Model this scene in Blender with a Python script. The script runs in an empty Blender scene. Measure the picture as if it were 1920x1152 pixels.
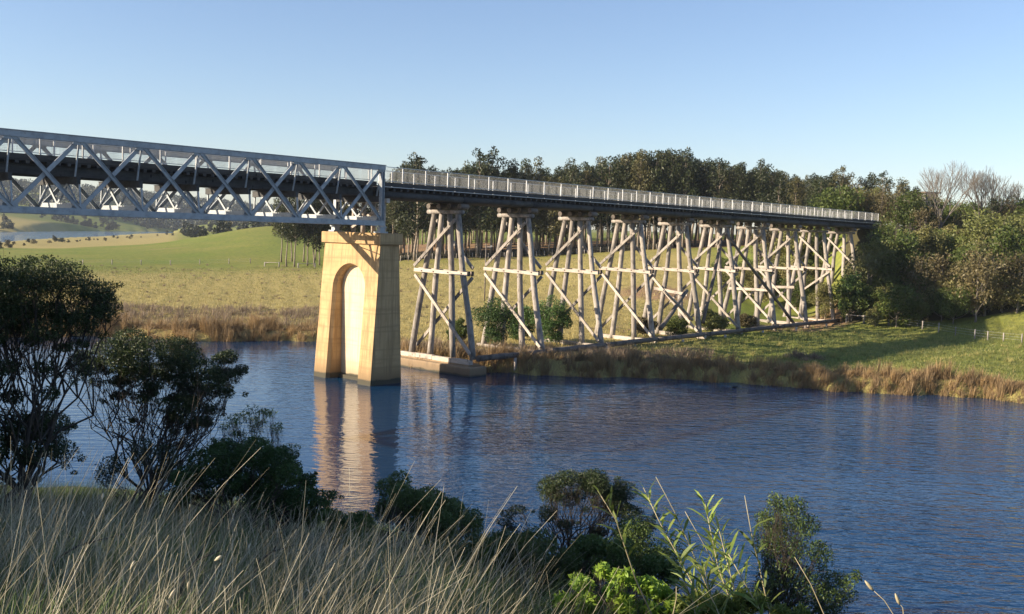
import bpy, bmesh, math, random
import numpy as np
from mathutils import Vector, Matrix
R_ = math.radians
scene = bpy.context.scene
# ------------------------------------------------------------------ camera, sky, sun, exposure
W_, H_, F_ = 1920, 1152, 1867.0
HC = 12.4
PITCH, ROLL = math.atan(136 / F_), R_(1.78)
_fw = Vector((0, math.cos(PITCH), -math.sin(PITCH)))
_r0 = Vector((1, 0, 0)); _u0 = _r0.cross(_fw)
CR = math.cos(ROLL) * _r0 + math.sin(ROLL) * _u0
CU = CR.cross(_fw)
cam_d = bpy.data.cameras.new("camera"); cam = bpy.data.objects.new("camera", cam_d)
scene.collection.objects.link(cam)
cam_d.sensor_fit = 'HORIZONTAL'; cam_d.sensor_width = 36.0; cam_d.lens = 36.0 * F_ / W_
cam_d.clip_start = 0.1; cam_d.clip_end = 20000
m = Matrix((CR, CU, -_fw)).transposed().to_4x4(); m.translation = Vector((0, 0, HC))
cam.matrix_world = m
scene.camera = cam

AZB = R_(41.16)                                   # direction of the bridge
D = np.array([math.sin(AZB), math.cos(AZB), 0.]); N = np.array([math.cos(AZB), -math.sin(AZB), 0.])
SA, SB, SC = 1.0, 0.70, 0.44                      # sunlight travels along the bridge, towards the near side, and down
_ld = SA * D + SB * N - np.array([0, 0, SC])
SUN_EL = math.atan(SC / math.hypot(SA, SB))
sun_to = Vector(-_ld).normalized()
sun_az = math.atan2(sun_to.x, sun_to.y)           # clockwise from +Y
world = bpy.data.worlds.new("World"); scene.world = world; world.use_nodes = True
wn = world.node_tree.nodes; wl = world.node_tree.links
sky = wn.new("ShaderNodeTexSky"); sky.sky_type = 'NISHITA'; sky.sun_disc = False
sky.sun_elevation = SUN_EL; sky.sun_rotation = sun_az
sky.altitude = 0; sky.air_density = 1.0; sky.dust_density = 0.5; sky.ozone_density = 2.2
bg = wn["Background"]; bg.inputs[1].default_value = 0.078
tint = wn.new("ShaderNodeMix"); tint.data_type = 'RGBA'; tint.blend_type = 'MULTIPLY'; tint.inputs[0].default_value = 1.0; tint.inputs[7].default_value = (1.0, .985, 1.08, 1)
wl.new(sky.outputs[0], tint.inputs[6]); wl.new(tint.outputs[2], bg.inputs[0])
sl = bpy.data.lights.new("sun", 'SUN'); sl.energy = 5.0; sl.angle = R_(0.5); sl.color = (1.0, 0.84, 0.63)
so = bpy.data.objects.new("sun", sl); scene.collection.objects.link(so)
so.rotation_euler = Vector((0, 0, 1)).rotation_difference(sun_to).to_euler(); so.location = (-60, -20, 60)
scene.view_settings.view_transform = 'Standard'; scene.view_settings.look = 'None'
scene.view_settings.exposure = 1.18; scene.view_settings.gamma = 1.0

# ------------------------------------------------------------------ helpers
COL = scene.collection
rng = np.random.default_rng(7)

def ray(px, py):
    return np.array(_fw + (px - W_ / 2) / F_ * CR - (py - H_ / 2) / F_ * CU)
def at(px, py, dist):
    d = ray(px, py); t = dist / math.hypot(d[0], d[1]); return np.array([0, 0, HC]) + t * d
def azpx(px, py=440):
    d = ray(px, py); return math.atan2(d[0], d[1])

def tag(o, label=None, cat=None, group=None, kind=None):
    if label: o['label'] = label
    if cat: o['category'] = cat
    if group: o['group'] = group
    if kind: o['kind'] = kind
    return o
def thing(name, label, cat, loc=(0, 0, 0), rz=0, group=None):
    o = bpy.data.objects.new(name, None); COL.objects.link(o)
    o.location = loc; o.rotation_euler = (0, 0, rz); o.empty_display_size = .3
    return tag(o, label, cat, group)
def link(name, me, mat, parent=None):
    o = bpy.data.objects.new(name, me); COL.objects.link(o)
    if mat and not me.materials:
        for mm in (mat if isinstance(mat, (list, tuple)) else [mat]): me.materials.append(mm)
    if parent: o.parent = parent
    return o
def copy_tree(o, parent=None):
    c = o.copy(); COL.objects.link(c); c.parent = parent
    for ch in list(o.children): copy_tree(ch, c)
    return c

class MB:
    """collects verts / faces for ONE mesh"""
    def __init__(s): s.v = []; s.f = []; s.sm = []
    def box(s, c, d, M=None):
        n = len(s.v); hx, hy, hz = d[0] / 2, d[1] / 2, d[2] / 2
        for x in (-hx, hx):
            for y in (-hy, hy):
                for z in (-hz, hz):
                    p = Vector((x, y, z))
                    if M is not None: p = M @ p
                    s.v.append((p.x + c[0], p.y + c[1], p.z + c[2]))
        for q in ((0, 1, 3, 2), (4, 6, 7, 5), (0, 4, 5, 1), (2, 3, 7, 6), (0, 2, 6, 4), (1, 5, 7, 3)):
            s.f.append(tuple(n + i for i in q)); s.sm.append(False)
        return s
    def beam(s, a, b, w, t, side=(0, 1, 0)):
        """rectangular bar a->b; t along side, w across"""
        a = Vector(a); b = Vector(b); x = (b - a); L = x.length; x.normalize()
        y = Vector(side); y = (y - x * y.dot(x)).normalized(); z = x.cross(y)
        M = Matrix((x, y, z)).transposed()
        return s.box((a + b) / 2, (L, t, w), M)
    def tube(s, pts, rad, sides=6, cap=True):
        pts = [Vector(p) for p in pts]; n0 = len(s.v); k = len(pts)
        ref = Vector((0, 0, 1)) if abs((pts[-1] - pts[0]).normalized().z) < .9 else Vector((1, 0, 0))
        for i, p in enumerate(pts):
            t = (pts[min(i + 1, k - 1)] - pts[max(i - 1, 0)]).normalized()
            a = t.cross(ref)
            if a.length < 1e-4: a = t.cross(Vector((0, 1, 0.1)))
            a.normalize(); b = t.cross(a)
            r = rad[i] if hasattr(rad, '__len__') else rad
            for j in range(sides):
                an = 2 * math.pi * j / sides
                q = p + a * (math.cos(an) * r) + b * (math.sin(an) * r); s.v.append((q.x, q.y, q.z))
        for i in range(k - 1):
            for j in range(sides):
                s.f.append((n0 + i * sides + j, n0 + i * sides + (j + 1) % sides, n0 + (i + 1) * sides + (j + 1) % sides, n0 + (i + 1) * sides + j)); s.sm.append(True)
        if cap:
            s.f.append(tuple(n0 + j for j in range(sides))[::-1]); s.f.append(tuple(n0 + (k - 1) * sides + j for j in range(sides))); s.sm += [False, False]
        return s
    def mesh(s, name):
        me = bpy.data.meshes.new(name); me.from_pydata(s.v, [], s.f)
        me.polygons.foreach_set("use_smooth", s.sm); me.update(); return me
    def build(s, name, mat, parent=None):
        return link(name, s.mesh(name), mat, parent)

def log(mb, a, b, r0, r1, seed=0, sides=9, wob=.05, seg=7):
    """a slightly crooked round timber"""
    rr = random.Random(seed); a = Vector(a); b = Vector(b); L = (b - a).length
    pts = []; rad = []
    p1, p2 = rr.uniform(0, 6), rr.uniform(0, 6)
    for i in range(seg + 1):
        t = i / seg; e = math.sin(math.pi * t)
        w = Vector((math.sin(p1 + 5 * t), math.cos(p2 + 4 * t), 0)) * wob * e
        pts.append(a.lerp(b, t) + w); rad.append((r0 + (r1 - r0) * t) * rr.uniform(.94, 1.07))
    mb.tube(pts, rad, sides); return mb

def np_mesh(name, V, nf, k, idx=None, tint=None):
    """nf faces with k corners each; idx flat corner list (default: consecutive)"""
    me = bpy.data.meshes.new(name); V = np.ascontiguousarray(V, np.float32)
    me.vertices.add(len(V)); me.vertices.foreach_set("co", V.ravel())
    me.loops.add(nf * k); me.polygons.add(nf)
    if idx is None: idx = np.arange(nf * k)
    me.loops.foreach_set("vertex_index", np.asarray(idx, np.int32).ravel())
    me.polygons.foreach_set("loop_start", np.arange(nf, dtype=np.int32) * k)
    if tint is not None:
        at_ = me.attributes.new("tint", 'FLOAT', 'POINT'); at_.data.foreach_set("value", np.asarray(tint, np.float32))
    me.update(calc_edges=True); me.validate(); return me

def unit(v): return v / np.maximum(np.linalg.norm(v, axis=-1, keepdims=True), 1e-9)
def leaf_arrays(P, L, Wd, g, up=0.0, droop=0.0):
    """diamond leaves centred at P; returns verts (n*4,3)"""
    n = len(P); d = unit(g.normal(size=(n, 3)) + np.array([0, 0, up - droop])); q = unit(np.cross(d, g.normal(size=(n, 3))))
    L = np.broadcast_to(np.asarray(L, float), (n,))[:, None] * g.uniform(.65, 1.3, (n, 1)); Wd = np.broadcast_to(np.asarray(Wd, float), (n,))[:, None] * g.uniform(.7, 1.25, (n, 1))
    nn = np.cross(d, q) * L * .12
    return np.stack([P - d * L / 2, P + q * Wd / 2 + nn, P + d * L / 2, P - q * Wd / 2 + nn], 1).reshape(-1, 3)
def clump_points(clumps, n, g, shell=.55):
    """clumps: array (c,6) centre + radii; n points near the shells"""
    c = np.asarray(clumps, float); wgt = (c[:, 3] * c[:, 4] * c[:, 5]) ** (2 / 3); ids = g.choice(len(c), n, p=wgt / wgt.sum())
    u = unit(g.normal(size=(n, 3))); r = g.uniform(0, 1, (n, 1)) ** (1 / 3) * (1 - shell) + shell * g.uniform(.75, 1.08, (n, 1))
    r = np.where(g.uniform(size=(n, 1)) < .25, g.uniform(.2, 1.15, (n, 1)), r)
    return c[ids, :3] + u * r * c[ids, 3:6], ids
def crown_mesh(name, clumps, n, L, Wd, seed, shell=.55, droop=.3):
    g = np.random.default_rng(seed); P, ids = clump_points(clumps, n, g, shell)
    V = leaf_arrays(P, L, Wd, g, droop=droop); ct = g.uniform(0, 1, len(clumps))
    t = np.clip(ct[ids] * .5 + g.uniform(0, .5, n), 0, 1)
    return np_mesh(name, V, n, 4, tint=np.repeat(t, 4))

# ------------------------------------------------------------------ materials
def mat(name):
    m_ = bpy.data.materials.new(name); m_.use_nodes = True; nt = m_.node_tree
    return m_, nt.nodes, nt.links, nt.nodes["Principled BSDF"]
def nnode(ns, typ, **kw):
    n = ns.new(typ)
    for k, v in kw.items():
        if k in n.inputs: n.inputs[k].default_value = v
        else: setattr(n, k, v)
    return n
def mixc(ns, ls, fac, a, b):
    n = ns.new("ShaderNodeMix"); n.data_type = 'RGBA'
    for i, v in ((0, fac), (6, a), (7, b)):
        if hasattr(v, 'links') or isinstance(v, bpy.types.NodeSocket): ls.new(v, n.inputs[i])
        else: n.inputs[i].default_value = v if i == 0 else (*v, 1)
    return n.outputs[2]
def ramp(ns, ls, src, p0, p1):
    n = ns.new("ShaderNodeMapRange"); n.inputs[1].default_value = p0; n.inputs[2].default_value = p1; n.clamp = True
    ls.new(src, n.inputs[0]); return n.outputs[0]
def noise(ns, ls, scale, detail=4, vec=None, rough=.55):
    n = nnode(ns, "ShaderNodeTexNoise", Scale=scale, Detail=detail, Roughness=rough)
    if vec is not None: ls.new(vec, n.inputs["Vector"])
    return n.outputs[0]
def coords(ns, ls, scale=(1, 1, 1), kind="Object"):
    tc = ns.new("ShaderNodeTexCoord"); mp = ns.new("ShaderNodeMapping"); mp.inputs["Scale"].default_value = scale
    ls.new(tc.outputs[kind], mp.inputs[0]); return mp.outputs[0]
def bump(ns, ls, bs, h, strength, dist):
    b = nnode(ns, "ShaderNodeBump", Strength=strength, Distance=dist); ls.new(h, b.inputs["Height"]); ls.new(b.outputs[0], bs.inputs["Normal"]); return b

def leaf_mat(name, c1, c2, c3=None, trans=.25, objvar=.5):
    m_, ns, ls, bs = mat(name)
    a = nnode(ns, "ShaderNodeAttribute", attribute_name="tint"); oi = ns.new("ShaderNodeObjectInfo")
    col = mixc(ns, ls, a.outputs["Fac"], c1, c2)
    if c3 is not None:
        mr = ramp(ns, ls, oi.outputs["Random"], 1 - objvar, 1.0); col = mixc(ns, ls, mr, col, c3)
    hv = nnode(ns, "ShaderNodeHueSaturation"); ls.new(col, hv.inputs["Color"])
    mr2 = ns.new("ShaderNodeMapRange"); mr2.inputs[3].default_value = .6; mr2.inputs[4].default_value = 1.4
    ls.new(oi.outputs["Random"], mr2.inputs[0]); ls.new(mr2.outputs[0], hv.inputs["Value"]); col = hv.outputs[0]
    ls.new(col, bs.inputs["Base Color"]); bs.inputs["Roughness"].default_value = .5; bs.inputs["Specular IOR Level"].default_value = .3
    tr = ns.new("ShaderNodeBsdfTranslucent"); ls.new(col, tr.inputs[0])
    mx = ns.new("ShaderNodeMixShader"); mx.inputs[0].default_value = trans
    ls.new(bs.outputs[0], mx.inputs[1]); ls.new(tr.outputs[0], mx.inputs[2]); ls.new(mx.outputs[0], ns["Material Output"].inputs[0])
    return m_
def bark_mat(name, c1, c2, scale=3):
    m_, ns, ls, bs = mat(name); v = coords(ns, ls, (scale, scale, scale * .25))
    f = noise(ns, ls, 2.0, 5, v); ls.new(mixc(ns, ls, ramp(ns, ls, f, .35, .65), c1, c2), bs.inputs["Base Color"]); bs.inputs["Roughness"].default_value = .9
    bump(ns, ls, bs, f, .5, .05); return m_

M = {}
M['euc'] = leaf_mat("eucalypt_leaves", (.024, .036, .015), (.06, .072, .026), (.075, .068, .027), .2, .35)
M['bush'] = leaf_mat("bush_leaves", (.05, .085, .02), (.15, .19, .045), (.16, .14, .055), .28, .55)
M['darkbush'] = leaf_mat("dark_bush_leaves", (.03, .065, .018), (.08, .14, .036), None, .2)
M['tea'] = leaf_mat("tea_tree_leaves", (.018, .032, .011), (.048, .068, .023), None, .15)
M['olive'] = leaf_mat("olive_scrub_leaves", (.10, .085, .04), (.16, .13, .06), (.09, .10, .04), .2, .5)
M['lime'] = leaf_mat("lime_leaves", (.12, .22, .03), (.25, .34, .05), None, .35)
M['cane'] = leaf_mat("cane_leaves", (.12, .18, .035), (.22, .27, .06), None, .35)
M['bank'] = leaf_mat("bank_shrub_leaves", (.045, .085, .022), (.14, .20, .05), (.075, .10, .035), .25, .4)
M['far'] = leaf_mat("distant_leaves", (.022, .032, .018), (.055, .062, .030), (.07, .06, .03), .1, .4)
M['gum'] = leaf_mat("grey_green_gum_leaves", (.05, .065, .028), (.11, .12, .05), (.12, .10, .05), .25, .4)
M['bark'] = bark_mat("grey_bark", (.30, .25, .20), (.14, .11, .085))
M['darkbark'] = bark_mat("dark_bark", (.07, .055, .04), (.025, .02, .016), 8)
M['palebark'] = bark_mat("pale_dead_bark", (.19, .165, .14), (.11, .095, .08))

def timber(name, c1, c2, c3, sc=(1, 1, 1)):
    m_, ns, ls, bs = mat(name); oi = ns.new("ShaderNodeObjectInfo")
    v = coords(ns, ls, sc); f = noise(ns, ls, 3.0, 6, v, .65)
    v2 = coords(ns, ls, (1, 1, 1)); f2 = noise(ns, ls, 1.1, 3, v2)
    c = mixc(ns, ls, ramp(ns, ls, f, .35, .68), c1, c2); c = mixc(ns, ls, ramp(ns, ls, f2, .52, .72), c, c3)
    vo = nnode(ns, "ShaderNodeTexVoronoi", Scale=1.6); ls.new(coords(ns, ls, (1, 1, .6)), vo.inputs["Vector"])
    c = mixc(ns, ls, ramp(ns, ls, vo.outputs[0], .13, .08), c, tuple(x * .3 for x in c2))
    hv = nnode(ns, "ShaderNodeHueSaturation"); mr = ns.new("ShaderNodeMapRange"); mr.inputs[3].default_value = .8; mr.inputs[4].default_value = 1.15
    ls.new(oi.outputs["Random"], mr.inputs[0]); ls.new(mr.outputs[0], hv.inputs["Value"]); ls.new(c, hv.inputs["Color"])
    ls.new(hv.outputs[0], bs.inputs["Base Color"]); bs.inputs["Roughness"].default_value = .85
    bump(ns, ls, bs, f, .6, .05); return m_
M['pile'] = timber("weathered_pile_timber", (.385, .345, .305), (.185, .163, .145), (.14, .125, .115), (3, 3, .35))
M['plank'] = timber("bleached_plank_timber", (.50, .44, .38), (.33, .285, .245), (.22, .19, .165), (2, .5, 2))
M['oldlog_shade'] = timber("old_log_and_corbel_shade_timber", (.20, .165, .14), (.10, .085, .07), (.06, .05, .043), (2, 2, 2))
m_, ns, ls, bs = mat("rusty_black_iron"); ls.new(mixc(ns, ls, noise(ns, ls, 9), (.03, .022, .018), (.07, .04, .025)), bs.inputs["Base Color"]); bs.inputs["Roughness"].default_value = .7; M['iron'] = m_
M['deckwood'] = timber("dark_deck_timber", (.075, .075, .075), (.045, .045, .046), (.03, .03, .03), (.4, 2, 2))

def steel(name, c, c2, rough=.55):
    m_, ns, ls, bs = mat(name); v = coords(ns, ls); f = noise(ns, ls, 2.2, 6, v, .7)
    col = mixc(ns, ls, ramp(ns, ls, f, .45, .72), c, c2); f2 = noise(ns, ls, 14, 3, v)
    col = mixc(ns, ls, ramp(ns, ls, f2, .66, .74), col, (.16, .10, .06))
    ls.new(col, bs.inputs["Base Color"]); bs.inputs["Roughness"].default_value = rough; bs.inputs["Metallic"].default_value = 0.1; return m_
M['steel'] = steel("painted_grey_steel", (.36, .39, .415), (.22, .24, .255))
M['wire'] = steel("dull_wire_mesh", (.24, .25, .25), (.2, .2, .2), .5)
M['galv'] = steel("galvanised_rail_steel", (.50, .51, .52), (.42, .43, .44), .45)

def concrete(name, c1, c2, c3, stain_z=.55):
    m_, ns, ls, bs = mat(name)
    v = coords(ns, ls, (1, 1, 1)); f = noise(ns, ls, .9, 6, v, .6)
    vs = coords(ns, ls, (1.2, 1.2, .09)); fs = noise(ns, ls, 1.8, 5, vs, .6)
    vh = coords(ns, ls, (.05, .05, 1.0)); fh = noise(ns, ls, 2.6, 3, vh, .6)
    c = mixc(ns, ls, ramp(ns, ls, f, .35, .7), c1, c2); c = mixc(ns, ls, ramp(ns, ls, fs, .48, .66), c, c3); fs2 = noise(ns, ls, 5.0, 4, coords(ns, ls, (1.5, 1.5, .05)), .6); c = mixc(ns, ls, ramp(ns, ls, fs2, .52, .86), c, tuple(x * .6 for x in c3))
    c = mixc(ns, ls, ramp(ns, ls, fh, .52, .8), c, c3)
    wv = nnode(ns, "ShaderNodeTexWave", Scale=.22, Distortion=.5); wv.bands_direction = 'Z'; ls.new(v, wv.inputs["Vector"]); wv.inputs["Detail Scale"].default_value = .6
    c = mixc(ns, ls, ramp(ns, ls, wv.outputs["Fac"], .04, -.08), c, tuple(x * .9 for x in c3))
    sp = ns.new("ShaderNodeSeparateXYZ"); tc = ns.new("ShaderNodeTexCoord"); ls.new(tc.outputs["Object"], sp.inputs[0])
    ad = ns.new("ShaderNodeMath"); ad.operation = 'MULTIPLY_ADD'; ad.inputs[1].default_value = .35; ls.new(f, ad.inputs[0]); ls.new(sp.outputs[2], ad.inputs[2])
    c = mixc(ns, ls, ramp(ns, ls, ad.outputs[0], stain_z + 1.5, stain_z + .1), c, tuple(x * .72 for x in c3)); c = mixc(ns, ls, ramp(ns, ls, ad.outputs[0], stain_z + .12, stain_z), c, (.05, .045, .028))
    ls.new(c, bs.inputs["Base Color"]); bs.inputs["Roughness"].default_value = .85
    fb = noise(ns, ls, 9, 6, v, .65); bump(ns, ls, bs, fb, .35, .04); return m_
M['conc'] = concrete("stained_tan_concrete", (.51, .345, .17), (.42, .27, .12), (.29, .19, .09))
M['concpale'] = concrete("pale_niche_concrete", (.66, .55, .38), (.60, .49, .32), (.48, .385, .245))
M['concold'] = concrete("rough_footing_concrete", (.45, .32, .19), (.34, .23, .13), (.25, .18, .11), .25)
m_, ns, ls, bs = mat("black_feathers"); bs.inputs["Base Color"].default_value = (.01, .01, .012, 1); M['black'] = m_
m_, ns, ls, bs = mat("pale_house_wall"); ls.new(mixc(ns, ls, noise(ns, ls, 3), (.13, .125, .12), (.18, .17, .16)), bs.inputs["Base Color"]); M['wall'] = m_
m_, ns, ls, bs = mat("brown_roof"); ls.new(mixc(ns, ls, noise(ns, ls, 3), (.10, .07, .05), (.15, .11, .08)), bs.inputs["Base Color"]); M['roof'] = m_
m_, ns, ls, bs = mat("window_glass"); bs.inputs["Base Color"].default_value = (.03, .035, .04, 1); bs.inputs["Roughness"].default_value = .05; M['glass'] = m_

def grass_mat(name, c1, c2, c3, trans=.3):
    m_, ns, ls, bs = mat(name); a = nnode(ns, "ShaderNodeAttribute", attribute_name="tint")
    cr = ns.new("ShaderNodeValToRGB"); e = cr.color_ramp.elements
    e[0].color = (*c1, 1); e[1].color = (*c3, 1); x = e.new(.5); x.color = (*c2, 1)
    ls.new(a.outputs["Fac"], cr.inputs[0]); ls.new(cr.outputs[0], bs.inputs["Base Color"]); bs.inputs["Roughness"].default_value = .6
    tr = ns.new("ShaderNodeBsdfTranslucent"); ls.new(cr.outputs[0], tr.inputs[0]); mx = ns.new("ShaderNodeMixShader"); mx.inputs[0].default_value = trans
    ls.new(bs.outputs[0], mx.inputs[1]); ls.new(tr.outputs[0], mx.inputs[2]); ls.new(mx.outputs[0], ns["Material Output"].inputs[0]); return m_
M['dry'] = grass_mat("dry_grass_blades", (.10, .088, .05), (.29, .255, .16), (.68, .62, .46))
M['green'] = grass_mat("green_grass_blades", (.04, .07, .018), (.12, .19, .042), (.25, .29, .09))
M['reed'] = grass_mat("reed_blades", (.14, .10, .06), (.30, .205, .10), (.42, .28, .12))
M['rush'] = grass_mat("rough_rush_blades", (.10, .08, .055), (.22, .165, .115), (.34, .25, .17))
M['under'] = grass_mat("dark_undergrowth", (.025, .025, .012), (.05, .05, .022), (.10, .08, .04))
M['pasture'] = grass_mat("pasture_blades", (.08, .12, .026), (.18, .205, .05), (.38, .31, .115))

# ------------------------------------------------------------------ terrain
CP = [ # px, distance, height
 (-900,150,1.2),(-900,300,1.5),(-900,550,1.0),(-900,1500,15),(-900,2000,45),(-900,3200,60),
 (-400,150,1.2),(-400,300,1.5),(-400,500,.8),(-400,1500,18),(-400,2000,50),(-400,3200,60),
 (0,125,1.0),(0,160,1.3),(0,262,1.8),(0,350,1.5),(0,450,.8),(0,560,.5),(0,1080,1.5),(0,1300,17),(0,1500,24),(0,1700,34),(0,2000,66),(0,3200,66),
 (200,118,.9),(200,160,1.4),(200,262,2),(200,380,3),(200,470,1.5),(200,700,.8),(200,900,.5),(200,1480,2),(200,1620,14),(200,1800,36),(200,2100,64),(200,3200,60),
 (320,112,.9),(320,160,1.4),(320,262,2.2),(320,400,5.3),(320,520,2),(320,900,1),(320,1200,.5),(320,1700,3),(320,1850,20),(320,2200,56),(320,3200,55),
 (400,112,.9),(400,160,1.4),(400,262,2.5),(400,340,5.5),(400,410,8.6),(400,600,4),(400,1000,7),(400,1400,14),(400,1800,20),(400,2200,50),(400,3200,50),
 (510,112,.9),(510,160,1.4),(510,250,3),(510,340,8),(510,420,12.8),(510,600,9),(510,1000,10),(510,1400,16),(510,1800,24),(510,2200,42),(510,3200,45),
 (640,112,1),(640,160,1.6),(640,250,3.5),(640,340,8),(640,420,12),(640,600,13),(640,1000,14),(640,2000,28),
 (760,100,1.1),(760,150,2),(760,200,4),(760,240,5.6),(760,300,8),(760,400,10),(760,800,14),(760,2000,25),
 (1000,92,1.2),(1000,130,1.6),(1000,180,4),(1000,240,7.5),(1000,300,10),(1000,400,12),(1000,800,14),(1000,2000,25),
 (1250,92,1.2),(1250,130,1.3),(1250,150,3.5),(1250,180,7),(1250,240,10.3),(1250,300,12),(1250,400,13),(1250,800,15),(1250,2000,25),
 (1400,92,1.2),(1400,140,1.3),(1400,165,4),(1400,185,8),(1400,240,11.5),(1400,300,13),(1400,800,15),
 (1540,88,1.2),(1540,120,1.3),(1540,153,1.5),(1540,163,5),(1540,180,12),(1540,240,15),(1540,300,16),(1540,800,16),(1540,2000,25),
 (1620,86,1.2),(1620,120,1.3),(1620,148,1.5),(1620,154,3),(1620,160,9),(1620,168,14.6),(1620,190,16),(1620,240,17),(1620,400,18),
 (1750,85,1.2),(1750,120,1.3),(1750,143,1.5),(1750,152,3),(1750,170,10),(1750,190,14),(1750,230,16),(1750,300,18),
 (1920,82,1.2),(1920,115,1.3),(1920,135,1.5),(1920,145,3),(1920,165,10),(1920,190,14),(1920,230,17),(1920,300,18),
 (2400,80,1.2),(2400,110,1.3),(2400,125,1.6),(2400,150,8),(2400,190,14),(2400,300,18),(2400,2000,25),
 (3400,110,1.3),(3400,125,1.6),(3400,150,8),(3400,190,14),(3400,300,18),(3400,2000,25)]
_c = np.array([(azpx(p) * 1.6, math.log(d)) for p, d, z in CP]); _z = np.array([z for p, d, z in CP])
def _phi(r): return np.sqrt(r * r + .03 ** 2)
_A = _phi(np.linalg.norm(_c[:, None] - _c[None], axis=2)); _w = np.linalg.solve(_A + np.eye(len(_c)) * 1e-6, _z - 3.0)
def z_far(az, d):
    q = np.stack([np.clip(az, -1.1, 1.2) * 1.6, np.log(np.maximum(d, 60))], -1).reshape(-1, 2); out = np.empty(len(q))
    for i in range(0, len(q), 20000): out[i:i + 20000] = _phi(np.linalg.norm(q[i:i + 20000, None] - _c[None], axis=2)) @ _w + 3.0
    return out.reshape(np.shape(az))
FS = np.array([(-100, 600), (-75, 260), (-55, 165), (-40, 128), (-30, 117), (-22.2, 115.6), (-17, 109.8), (-11.2, 111.3), (-9.6, 109), (-8.2, 104), (-6.6, 94), (-6.0, 90.6), (1.4, 87.4), (11.4, 89.2), (16.4, 87.9), (21.9, 89), (25.8, 91.2), (27.5, 90.4), (40, 95), (60, 110), (100, 260)], float)
NS = np.array([(-120, 400), (-90, 140), (-60, 70), (-27, 52), (-15, 45), (0, 37), (15, 31), (27, 28), (45, 26), (60, 28), (90, 60), (120, 300)], float)
def wav(az, d, a, b): return np.sin(az * a + 1.3) * .6 + np.sin(az * a * 2.3 + b) * .4
def far_shore(az): return np.interp(np.degrees(az), FS[:, 0], FS[:, 1]) + .6 * wav(az, 0, 47, 2.) + .35 * wav(az, 0, 170, .5)
def near_shore(az): return np.interp(np.degrees(az), NS[:, 0], NS[:, 1]) + .8 * wav(az, 0, 20, 1.)
LK = np.array([(-60, 330, 700), (azpx(-500) * 57.3, 400, 850), (azpx(0) * 57.3, 594, 1029), (azpx(200) * 57.3, 937, 1430), (azpx(320) * 57.3, 1240, 1650), (azpx(352) * 57.3, 1500, 1520)], float)
_pr = [np.random.default_rng(5).uniform(0, 6.28, (6, 2)), np.random.default_rng(6).uniform(0, 6.28, 6), np.random.default_rng(8).uniform(.6, 1.5, 6)]
def bumps(x, y, wl):
    o = 0
    for (p, _), a, k in zip(_pr[0], _pr[1], _pr[2]): o = o + np.sin((x * math.cos(a) + y * math.sin(a)) * 6.28 * k / wl + p)
    return o / 6
def sstep(x, a, b): t = np.clip((x - a) / (b - a), 0, 1); return t * t * (3 - 2 * t)
def height(x, y):
    x = np.asarray(x, float); y = np.asarray(y, float); d = np.hypot(x, y) + 1e-6; az = np.arctan2(x, y)
    S = near_shore(az); zn = 10.8 * (1 - np.maximum(d - 1.5, 0) / (S - 1.5)) + .10 * bumps(x, y, 2.3) * np.minimum(d / 4, 1) + .12 * bumps(x, y, 6)
    zn = np.maximum(zn, -1.4)
    back = 10.8 + .06 * np.minimum(d, 120) + .2 * bumps(x, y, 7)
    zn = zn + (back - zn) * sstep(np.abs(np.degrees(az)), 75, 110)
    fs = far_shore(az); t = d - fs; zf = z_far(az, d)
    zf = zf + (.16 * bumps(x, y, 3.1) + .10 * bumps(y, x, 1.7)) * sstep(t, 4, 9) * (1 - sstep(d, 200, 300)) + .5 * bumps(x, y, 40) * sstep(d, 250, 500)
    zf = -.9 + (np.maximum(zf, .35) + .9) * sstep(t, -1.2, 2.2)
    ln = np.interp(np.degrees(az), LK[:, 0], LK[:, 1]); lf = np.interp(np.degrees(az), LK[:, 0], LK[:, 2])
    inl = (sstep(d, ln - 25, ln + 12) * (1 - sstep(d, lf - 15, lf + 25))) * (1 - sstep(np.degrees(az), LK[-1, 0] - .2, LK[-1, 0] + .3))
    zf = zf + (-2.0 - zf) * inl
    mid = (S + fs) / 2
    r = np.where(d < mid, zn, zf)
    r = np.where(np.abs(np.degrees(az)) > 110, back, r)
    return r
def hz(x, y): return float(height(np.array([x]), np.array([y]))[0])
def gnd(px, d):
    a = azpx(px); x, y = d * math.sin(a), d * math.cos(a); return np.array([x, y, hz(x, y)])

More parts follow.
